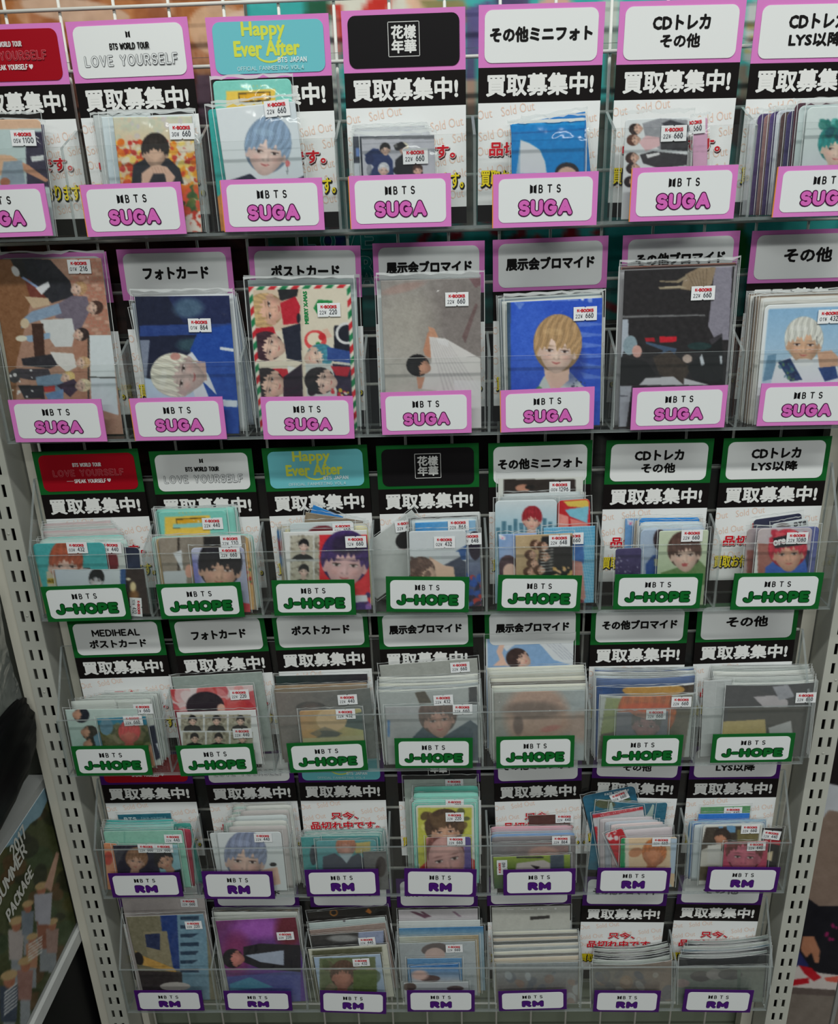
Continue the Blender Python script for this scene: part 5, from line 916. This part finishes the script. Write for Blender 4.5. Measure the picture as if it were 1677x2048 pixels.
def a56(c): c.G(410, 395, 740, 560, (236, 206, 170), (226, 196, 160)); c.R(410, 390, 442, 700, (40, 150, 96)); c.R(440, 390, 462, 700, (220, 214, 196)); c.P(605, 495, 56, 10, (206, 120, 66), (214, 140, 100), (190, 210, 220), 1, eyes=0, wide=1.25); c.E(500, 480, 40, 26, (206, 140, 100), -20); c.R(700, 400, 745, 600, (180, 200, 220))
K(4, 5, 'o', (415, 396, 742, 390), 'warm orange portrait with green stripe', a56, [(648, 414, '22 660')], .003)
K(4, 6, 'o', (880, 216, 1168, 208), 'green card at the back', C_(96, 156, 104), [(1064, 238, '22 440')])
K(4, 6, 'o', (866, 256, 1164, 250), 'bright blue card', C_(46, 124, 214))
PILE(4, 6, 'o', 4, (812, 298, 1262, 286), (840, 316, 1250, 306), [C_(110, 160, 200), C_(150, 190, 214), C_(90, 130, 180), C_(200, 210, 214)], .003, haze=1)
K(4, 6, 'o', (1246, 336, 1372, 338), 'tilted black card with red band', lambda c: (c.fill((30, 24, 26)), c.Q('1250 400 1350 410 1340 440 1250 420', (190, 30, 50)), c.Q('1260 480 1300 470 1290 530 1255 520', (226, 206, 170))), [(1287, 374, '22 440', -6)], .001)
def a57(c): c.fill((222, 222, 216)); c.Q('912 335 1222 325 1180 640 832 640', (70, 60, 50)); c.Q('985 330 1010 330 1010 370 985 370', (110, 160, 200)); c.Q('1030 326 1080 326 1080 366 1030 366', (110, 160, 200)); c.R(1090, 350, 1210, 430, (120, 110, 70)); c.P(1000, 400, 36, 20, (54, 40, 34), (200, 140, 110), (210, 206, 196), 1, eyes=0, wide=1.4); c.Q('920 440 1000 430 990 540 920 540', (214, 212, 206)); c.Q('830 560 1000 560 1000 640 830 640', (90, 76, 50))
K(4, 6, 'o', (893, 322, 1240, 314), 'white-framed outdoor photo, white shirt', a57, [(1165, 340, '22 660')], .004)
K(4, 6, 'o', (1016, 420, 1274, 412), 'red-tinted close face', lambda c: (c.G(1016, 415, 1016, 560, (170, 60, 76), (200, 80, 110)), c.P(1130, 500, 86, 4, (110, 50, 50), (206, 110, 130), (150, 30, 50), 0, fringe=-.5), c.R(1016, 408, 1280, 420, (220, 150, 150))), [(1200, 440, '22 440')], .003)

# --- bottom tray
K(5, 0, 'm', (708, 752, 1206, 748), 'tall pink-white card behind', C_(196, 186, 184), [(1135, 792, '22 660')], haze=1)
def a61(c): c.fill((130, 124, 100)); c.Q('960 870 1060 866 1090 1200 1000 1200', (40, 66, 130)); c.Q('1060 864 1230 860 1260 1440 1090 1440', (120, 156, 176)); [c.Q([(1080, 880 + i * 52), (1190, 876 + i * 52), (1190 - (i % 3) * 20, 900 + i * 52), (1080, 900 + i * 52)], (44, 66, 90)) for i in range(7)]; c.Q('860 970 1000 965 1040 1200 900 1180', (150, 140, 112)); c.Q('870 985 960 980 960 1080 880 1060', (44, 54, 90)); c.Q('810 1080 850 1110 1050 1190 1060 1215 860 1170', (206, 160, 84)); c.E(835, 1130, 26, 40, (40, 34, 34), -20); c.Q('800 1200 1090 1210 1100 1440 820 1440', (60, 50, 50)); c.E(1050, 1295, 90, 26, (214, 206, 200)); c.N(8, 40, 3)
K(5, 0, 'm', (760, 880, 1222, 862), 'tan and blue seaside city photo', a61, [(1162, 925, '22 220')], haze=1, top=.006, side=.004)
PILE(5, 1, 'm', 3, (1280, 826, 1790, 822), (1278, 852, 1780, 850), [C_(150, 150, 146), lambda c: (c.fill((60, 54, 44)), c.B(12, [(200, 150, 40)], 10, (1300, 830, 1780, 860), 3)), C_(190, 192, 186)], haze=1)
def a62(c): c.G(1300, 900, 1700, 1300, (120, 50, 110), (96, 60, 150)); c.E(1560, 950, 160, 60, (170, 90, 190), soft=.7); c.E(1730, 960, 80, 120, (110, 30, 50), soft=.6); c.E(1420, 1100, 80, 120, (150, 40, 90), al=.6, soft=.7); c.Q('1340 1240 1800 1200 1800 1450 1340 1450', (84, 90, 160)); c.Q('1380 1280 1500 1240 1640 1300 1380 1320', (80, 150, 180)); c.Q('1460 1060 1560 1040 1800 1050 1800 1210 1560 1190 1460 1150', (28, 24, 34)); c.Q('1470 1110 1700 1080 1700 1170 1560 1150', (170, 180, 200)); c.P(1410, 1130, 44, -85, (30, 24, 30), (206, 130, 120), body=0, eyes=0, wide=1.3)
K(5, 1, 'm', (1300, 904, 1780, 882), 'purple stage photo of sideways suited figure', a62, [(1712, 990, '22 220')], haze=1, top=.007, side=.004)
K(5, 2, 'n', (226, 852, 702, 812), 'black card with gold circles, tilted', lambda c: (c.fill((34, 28, 26)), c.E(384, 856, 24, 20, (200, 130, 50)), c.E(384, 856, 17, 14, (34, 28, 26)), c.Q('570 850 590 830 610 850 600 864', (200, 120, 40))), haze=0)
K(5, 2, 'n', (232, 918, 690, 880), 'white tilted card with small figure', lambda c: (c.fill((196, 208, 206)), c.E(446, 900, 8, 12, (60, 50, 60))), haze=1)
K(5, 2, 'n', (236, 960, 690, 914), 'brown-pink tilted card', C_(160, 140, 132), haze=1)
K(5, 2, 'n', (246, 992, 682, 962), 'dark card with glare and blue corner', lambda c: (c.fill((56, 54, 54)), c.Q('530 970 680 960 680 1040 530 1040', (150, 160, 190)), c.E(440, 1010, 90, 20, (150, 150, 150), soft=.5)), [(583, 1022, '22 440')], haze=1)
K(5, 2, 'n', (228, 1074, 700, 1044), 'cream-framed green-brown photo', lambda c: (c.fill((206, 206, 190)), c.Q('255 1085 670 1060 690 1500 270 1500', (96, 96, 70))), haze=1)
def a63(c): c.fill((170, 190, 214)); c.Q('300 1130 630 1120 640 1330 300 1330', (110, 120, 84)); c.B(20, [(96, 84, 66), (150, 130, 110), (80, 96, 60)], 26, (300, 1130, 640, 1330), 4, .7); c.P(440, 1240, 60, 4, (96, 70, 56), (190, 130, 110), (206, 200, 190), 1, eyes=0, wide=1.3); c.Q('500 1200 640 1200 640 1400 500 1400', (90, 110, 50))
K(5, 2, 'n', (262, 1122, 662, 1102), 'pale blue-edged photo of figure outdoors', a63, [(548, 1148, '22 432')], haze=1)
K(5, 3, 'n', (760, 838, 1236, 830), 'pale card with purple brush strokes', lambda c: (c.fill((206, 200, 204)), c.Q('840 850 870 850 960 880 930 890', (110, 70, 90)), c.Q('900 850 920 850 970 880 950 884', (110, 70, 90)), c.Q('1090 850 1110 850 1150 880 1130 880', (150, 120, 140))), haze=1)
K(5, 3, 'n', (760, 906, 1250, 898), 'white-edged thin card', white, haze=1)
K(5, 3, 'n', (762, 948, 1270, 936), 'card with a sky blue band', lambda c: c.G(0, 945, 0, 990, (60, 124, 176), (150, 176, 190)), haze=1)
K(5, 3, 'n', (762, 1000, 1240, 988), 'cream and brown card', lambda c: c.G(762, 1000, 1240, 1000, (190, 196, 186), (176, 160, 130)), haze=1)
K(5, 3, 'n', (764, 1040, 1220, 1026), 'pale photo with brown hair at centre', lambda c: (c.G(764, 1040, 1200, 1100, (170, 174, 178), (190, 196, 200)), c.E(990, 1075, 80, 36, (84, 60, 56), -6), c.E(990, 1110, 60, 44, (214, 180, 170))), [(1105, 1065, '22 660')], haze=2)
K(5, 3, 'n', (822, 1130, 1150, 1126), 'small blue landscape card behind', lambda c: c.fill((96, 146, 190)), haze=1)
K(5, 3, 'n', (840, 1176, 1128, 1162), 'small sky blue beach photo', lambda c: (c.G(840, 1170, 840, 1280, (50, 120, 190), (214, 206, 206)), c.E(960, 1250, 60, 20, (90, 60, 60)), c.E(900, 1230, 50, 30, (230, 190, 180), soft=.5)), haze=1)
K(5, 3, 'n', (802, 1276, 1190, 1268), 'white card low in front with two heads', lambda c: (c.fill((206, 210, 214)), c.E(840, 1300, 40, 24, (96, 76, 70)), c.E(1110, 1310, 50, 16, (100, 80, 80))), haze=1)
K(5, 4, 'n', (1330, 824, 1800, 812), 'tall white card with dark line', lambda c: (c.fill((196, 196, 188)), c.Q('1560 880 1677 872 1677 890 1560 900', (50, 46, 46))), haze=1)
PILE(5, 4, 'n', 9, (1366, 968, 1870, 954), (1374, 1130, 1880, 1110), [C_(206, 204, 190), C_(110, 108, 104), C_(196, 184, 166), C_(90, 92, 90), C_(206, 200, 186), C_(150, 156, 156)], haze=1)
K(5, 4, 'n', (1376, 1160, 1870, 1150), 'smoky grey card with glare', lambda c: (c.G(1376, 1160, 1376, 1300, (150, 156, 160), (130, 120, 116)), c.B(20, [(90, 96, 110), (150, 110, 90), (200, 206, 210)], 26, (1380, 1200, 1860, 1400), 4, .6)), haze=2)
PILE(5, 5, 'o', 7, (268, 1024, 692, 994), (248, 1096, 700, 1076), [C_(60, 64, 62), C_(170, 176, 170), C_(70, 66, 64), C_(130, 134, 126), C_(40, 40, 44)], haze=1, bow=.006)
K(5, 5, 'o', (240, 1124, 714, 1104), 'brown and grey photo with bright creases', lambda c: (c.G(240, 1120, 700, 1200, (120, 116, 110), (140, 110, 90)), c.B(26, [(160, 120, 84), (96, 90, 90), (60, 66, 90), (190, 186, 180)], 30, (240, 1160, 700, 1400), 4, .6)), haze=2, bow=.005)
PILE(5, 6, 'o', 7, (824, 990, 1296, 958), (758, 1090, 1310, 1060), [C_(130, 140, 136), C_(40, 42, 46), C_(170, 176, 170), C_(90, 110, 120), C_(50, 50, 54)], haze=1, bow=.005)
K(5, 6, 'o', (744, 1150, 1280, 1136), 'dim photo of two dark heads', lambda c: (c.G(744, 1140, 744, 1400, (120, 120, 110), (110, 126, 110)), c.E(880, 1200, 60, 30, (70, 54, 50)), c.E(960, 1190, 50, 30, (150, 140, 136)), c.E(1050, 1190, 70, 30, (66, 56, 54)), c.R(1090, 1160, 1110, 1400, (84, 100, 84)), c.E(770, 1240, 46, 24, (160, 130, 126))), haze=2)

# ---- build every card, back to front
for (r, k), L in sorted(POCK.items()):
    n = len(L); used = {}
    pile_n = 0
    for i, d in enumerate(L):
        ox, oy, kk = CR[d['cr']]; x = d['xy']; q = (x[0] / kk + ox, x[1] / kk + oy, x[2] / kk + ox, x[3] / kk + oy)
        yb = .0355 - (.0355 - .0060) * (i + .5) / n if n > 1 else .016
        M, wd, h = stand(r, *q, yb, .045)
        if abs(M[2][0]) < .2:
            sh, wd = fit_pocket(r, k, M, wd, d['side']); sh = max(-.006, min(.006, sh)); M[0][3] += sh

        px = .0008 if r < 2 else .0010
        step = d['step'] or px * 1.15
        me = sheet_mesh(wd, h, M, d['art'], CR[d['cr']], step, d['rnd'], bow=d['bow'])
        o = obj('photo_card', me, mat=M); o['category'] = 'photo card'; o['group'] = f'picture cards in the {ORD[k]} pocket of the {TRAY[r]}'
        if d['desc']: o['label'] = f"{d['desc']}, {ORD[k]} pocket, {TRAY[r]}"
        else:
            pile_n += 1; c0 = me.color_attributes['ink'].data[0].color; s = sum(c0[:3]) / 3
            tone = 'white' if s > .5 else 'pale' if s > .3 else 'mid-toned' if s > .12 else 'dark'
            o['label'] = f'{tone} card edge, {NTH[pile_n - 1]} from the back of pile, {ORD[k]} pocket, {TRAY[r]}'
        hz = d['haze']; fm = FILM2 if hz == 2 else FILM
        sd = r * 1000 + k * 100 + i
        if d['bow'] < .001 or True:
            a = obj('clear_sleeve', film(wd, h, fm, sd, d['top'], d['side']), o, (0, -d['bow'] * .9, 0)); obj('sleeve_edge', seam(wd, h, d['top'], d['side'], sd, d['wr']), a)
        for s in d['st']:
            if s == 'LETTER':
                obj('lettering', strokes('BTS', .016, .0054, .0006, (190, 214, 220)), o, (-.018, -.0012 - d['bow'], -.006)); obj('lettering', strokes('FACE YOURSELF', .032, .0034, .0003, (120, 176, 190)), o, (.012, -.0012 - d['bow'], -.0055)); continue
            lx, lz = local(M, s[0] / kk + ox, s[1] / kk + oy)
            sticker(o, lx, lz, 1.0, s[2], s[3] if len(s) > 3 else 0, y=-.0013 - d['bow'])
        if (r, k) == (1, 2) and n - 1 == i:
            obj('lettering', text('MERRY X-MAS', .030, .0035, .0003, (26, 140, 72), rot=90), o, (local(M, 540 + 216 / 2.995, 460 + 465 / 2.995)[0], -.0003, local(M, 540 + 216 / 2.995, 460 + 465 / 2.995)[1]))
        if (r, k) == (2, 6) and i == 1: obj('lettering', strokes('BTS', .013, .0046, .0006, (50, 50, 56)), o, (wd * .28, -.0003, -.0045))
        if (r, k) == (2, 6) and i == n - 1: obj('lettering', text('ore', .012, .0055, .0005, (232, 232, 232), rot=10), o, (*[(lambda z: (z[0], -.0003))(local(M, 1100 + 1336 / 2.906, 860 + 652 / 2.906))][0], local(M, 1100 + 1336 / 2.906, 860 + 652 / 2.906)[1]))
        if (r, k) == (4, 5) and i == 0: obj('lettering', strokes('FACE YOURSELF', .030, .0034, .0004, (206, 220, 226)), o, (.010, -.0006, -.004))

# ------------------------------------------------------------------ left side: display box, black bag, hanging film, neighbour's panel
o = obj('side_panel', boxmesh('panel', (-.520, -.512, -.60, .09, 0, 1.95), [flat((132, 136, 126), .5, 0, .04)])); o['label'] = 'pale grey side panel of the neighbouring fixture at far left'; o['category'] = 'panel'
XB = -.486
def sideM(y, z, x): return Matrix(((0, -1, 0, x), (1, 0, 0, y), (0, 0, 1, z), (0, 0, 0, 1)))   # local x -> +y, local -y -> +x
t = thing('display_box', 'tilted-looking white package display box with a group-by-hillside picture', 'box', (XB, -.13, Z0 - .893))
obj('box_body', boxmesh('body', (-.024, -.0015, -.22, .188, 0, .257), [flat((176, 178, 176), .5)]), t)
def art_sum(c):
    c.fill((196, 200, 200)); c.Q('-200 2100 -200 1740 0 1690 100 1588 175 1870 60 2048', (78, 84, 54))
    c.B(150, [(58, 66, 40), (96, 92, 56), (110, 80, 56), (70, 88, 60), (50, 52, 40)], 18, (-150, 1600, 175, 2048), 3, .7)
    c.Q('-250 1850 -40 1720 0 1700 30 1690 60 1650 80 1635 100 1590 92 1560 0 1640 -250 1800', (136, 170, 186)); c.Q('-250 1790 0 1690 100 1560 110 1540 -250 1700', (196, 200, 200), 1)
    for x, y, s, cl in ((82, 1780, 9, (176, 176, 186)), (32, 1850, 10, (186, 176, 172)), (55, 1815, 8, (130, 140, 150)), (88, 1835, 9, (150, 96, 76)), (64, 1880, 8, (190, 140, 110)), (18, 1960, 12, (70, 80, 96)), (50, 1930, 10, (160, 120, 110)), (104, 1850, 8, (170, 140, 130))):
        c.Q([(x - s * 1.6, y + s), (x + s * 1.6, y + s), (x + s * 1.2, y + s * 7), (x - s * 1.4, y + s * 7)], cl); c.Q([(x - s, y + s * 7), (x + s, y + s * 7), (x + s, y + s * 12), (x - s, y + s * 12)], (150, 156, 160)); c.E(x, y, s, s * 1.4, (176, 116, 90)); c.E(x, y - s * .8, s * 1.5, s * .8, (196, 166, 120), -20)
    c.Q('88 1775 112 1705 118 1708 102 1785', (200, 160, 140)); c.Q('72 1790 104 1786 100 1850 76 1850', (180, 180, 190)); [c.Q([(56, 1890 + 6 * i), (84, 1872 + 6 * i), (84, 1875 + 6 * i), (56, 1893 + 6 * i)], (226, 226, 220)) for i in range(6)]; [c.Q([(8, 1985 + 7 * i), (34, 1965 + 7 * i), (34, 1968 + 7 * i), (8, 1989 + 7 * i)], (220, 222, 222)) for i in range(7)]
    c.Q('100 1980 150 1850 180 1840 180 1880 110 2000', (120, 128, 136), .7)
pm = obj('cover_print', sheet_mesh(.385, .222, sideM(-.13 - .0165, Z0 - .893 + .247, XB), art_sum, CR['p'], .0016, thick=.001), t, (0, -.0165, .247)); pm.rotation_euler = (0, 0, math.pi / 2)
obj('white_lip', boxmesh('lip', (-.024, .004, -.22, .188, -.002, .016), [flat((206, 208, 206), .55, 0, .1)]), t)
for s, px, py, wd_, hh in (('2017', 34, 1684, .036, .020), ('SUMMER', 20, 1748, .074, .019), ('PACKAGE', 38, 1786, .064, .018)):
    P = hit(px, py, (1, 0, 0), (XB, 0, 0)); o = obj('cover_lettering', strokes(s, wd_, hh, .0015, (214, 214, 206), rot=8), t, (.0012, P[1] + .13, P[2] - (Z0 - .893))); o.rotation_euler = (0, 0, math.pi / 2)
def lump(name, rx, ry, rz, seed, mat, n=28):
    V, Fc = [], []; g = np.random.RandomState(seed); ph = g.rand(12) * 6.28
    for j in range(n + 1):
        for i in range(n):
            a, b = 2 * math.pi * i / n, math.pi * j / n; d = 1 + .05 * math.sin(3 * a + ph[0] + 2 * b) + .035 * math.sin(7 * a + 5 * b + ph[1]) + .02 * math.sin(13 * b + 4 * a + ph[2])
            sx, sy, sz = math.sin(b) * math.cos(a), math.sin(b) * math.sin(a), math.cos(b); q = (abs(sx) ** 4 + abs(sy) ** 4 + abs(sz) ** 4) ** -.25
            V.append((sx * q * rx * d, sy * q * ry * d, sz * q * rz * d))
    for j in range(n):
        for i in range(n): Fc.append((j * n + i, (j + 1) * n + i, (j + 1) * n + (i + 1) % n, j * n + (i + 1) % n))
    me = mesh(name, V, Fc, [mat]); me.polygons.foreach_set('use_smooth', [True] * len(Fc)); return me
bagm = flat((12, 12, 14), .40)
o = obj('black_bag', lump('bag', .011, .140, .044, 5, bagm), mat=Matrix.Translation((-.4760, -.112, Z0 - .560)) @ Matrix.Rotation(math.radians(12), 4, 'X')); o['label'] = 'crumpled glossy black plastic bag above the display box at left'; o['category'] = 'bag'
def sheetgrid(w, h, seed, amp, nx=12, nz=14):
    g = np.random.RandomState(seed); V = [(-w / 2 + w * i / nx, amp * (g.rand() - .5) + amp * math.sin(i * .9 + j * .4), -h * j / nz) for j in range(nz + 1) for i in range(nx + 1)]
    return V, [(j * (nx + 1) + i, (j + 1) * (nx + 1) + i, (j + 1) * (nx + 1) + i + 1, j * (nx + 1) + i + 1) for j in range(nz) for i in range(nx)]
me = mesh('film_sheet', *sheetgrid(.20, .15, 4, .002), [FILM2]); me.polygons.foreach_set('use_smooth', [True] * len(me.polygons))
o = obj('hanging_film', me, mat=sideM(-.075, Z0 - .352, -.476)); o['label'] = 'cloudy clear plastic film hanging over the left upright'; o['category'] = 'plastic film'
o = obj('lower_black_panel', boxmesh('panel', (-.5115, -.488, -.30, .05, .02, Z0 - .900), [flat((20, 20, 22), .5)])); o['label'] = 'black panel under the package display box, lower left'; o['category'] = 'panel'

# ------------------------------------------------------------------ right side: hanging T-shirt print with arms and red shoes, chrome rod
def art_shirt(c):
    c.fill((122, 112, 104)); c.Q('1600 1150 1900 1150 1900 1650 1650 1590 1600 1500', (30, 26, 28)); c.Q('1630 1560 1760 1590 1760 1650 1660 1700 1610 1660', (190, 194, 200)); c.Q('1660 1620 1780 1640 1780 1830 1560 1820 1600 1700', (136, 116, 104))
    c.Q('1590 1800 1610 1790 1640 1812 1720 1812 1760 1850 1760 1960 1650 1960 1600 1920 1560 1920', (22, 22, 30)); c.Q('1608 1872 1630 1872 1642 1900 1640 1925 1632 1925 1625 1905 1615 1915 1604 1900', (176, 120, 92)); c.Q('1560 1900 1600 1900 1620 1930 1600 1960 1560 1960', (40, 44, 96))
    c.Q('1560 1955 1600 1930 1640 1945 1760 1960 1760 1985 1570 1985', (206, 196, 192)); c.Q('1600 1930 1625 1935 1645 1955 1630 1962 1610 1945', (180, 20, 36)); c.Q('1575 1960 1620 1955 1620 1966 1580 1972', (180, 20, 36)); c.Q('1650 1955 1690 1950 1690 1966 1655 1962', (206, 90, 76)); c.Q('1560 1972 1760 1985 1760 1996 1560 1986', (96, 84, 80)); c.B(5, [(150, 30, 90)], 5, (1655, 1850, 1677, 1890), 3); c.N(4, 50, 2)
poster('hanging_print', 'printed cloth of seated person with red shoes, beyond right upright', .480, .80, .20, Z0 - .18, .072, art_shirt, 160, 'printed cloth')
p = hit(1668, 2000, (0, 1, 0), (0, .03, 0))
v, f = cyl(.0035, 1.0, 14); me = mesh('rod', v, f, [flat((200, 205, 212), .12, 1.0)]); me.polygons.foreach_set('use_smooth', [len(q.vertices) == 4 for q in me.polygons])
o = obj('chrome_rod', me, loc=(float(p[0]) + .004, .03, 0.0)); o['label'] = 'thin upright chrome rod at lower right edge'; o['category'] = 'rod'

# ---- every label must single out one thing
seen = {}
for o in bpy.data.objects:
    l = o.get('label')
    if l and o.parent is None:
        seen.setdefault(l, []).append(o.name)
        if not 4 <= len(l.split()) <= 16: print('LABEL LENGTH', len(l.split()), l)
for l, n in seen.items():
    if len(n) > 1: print('LABEL TWICE', l, n)
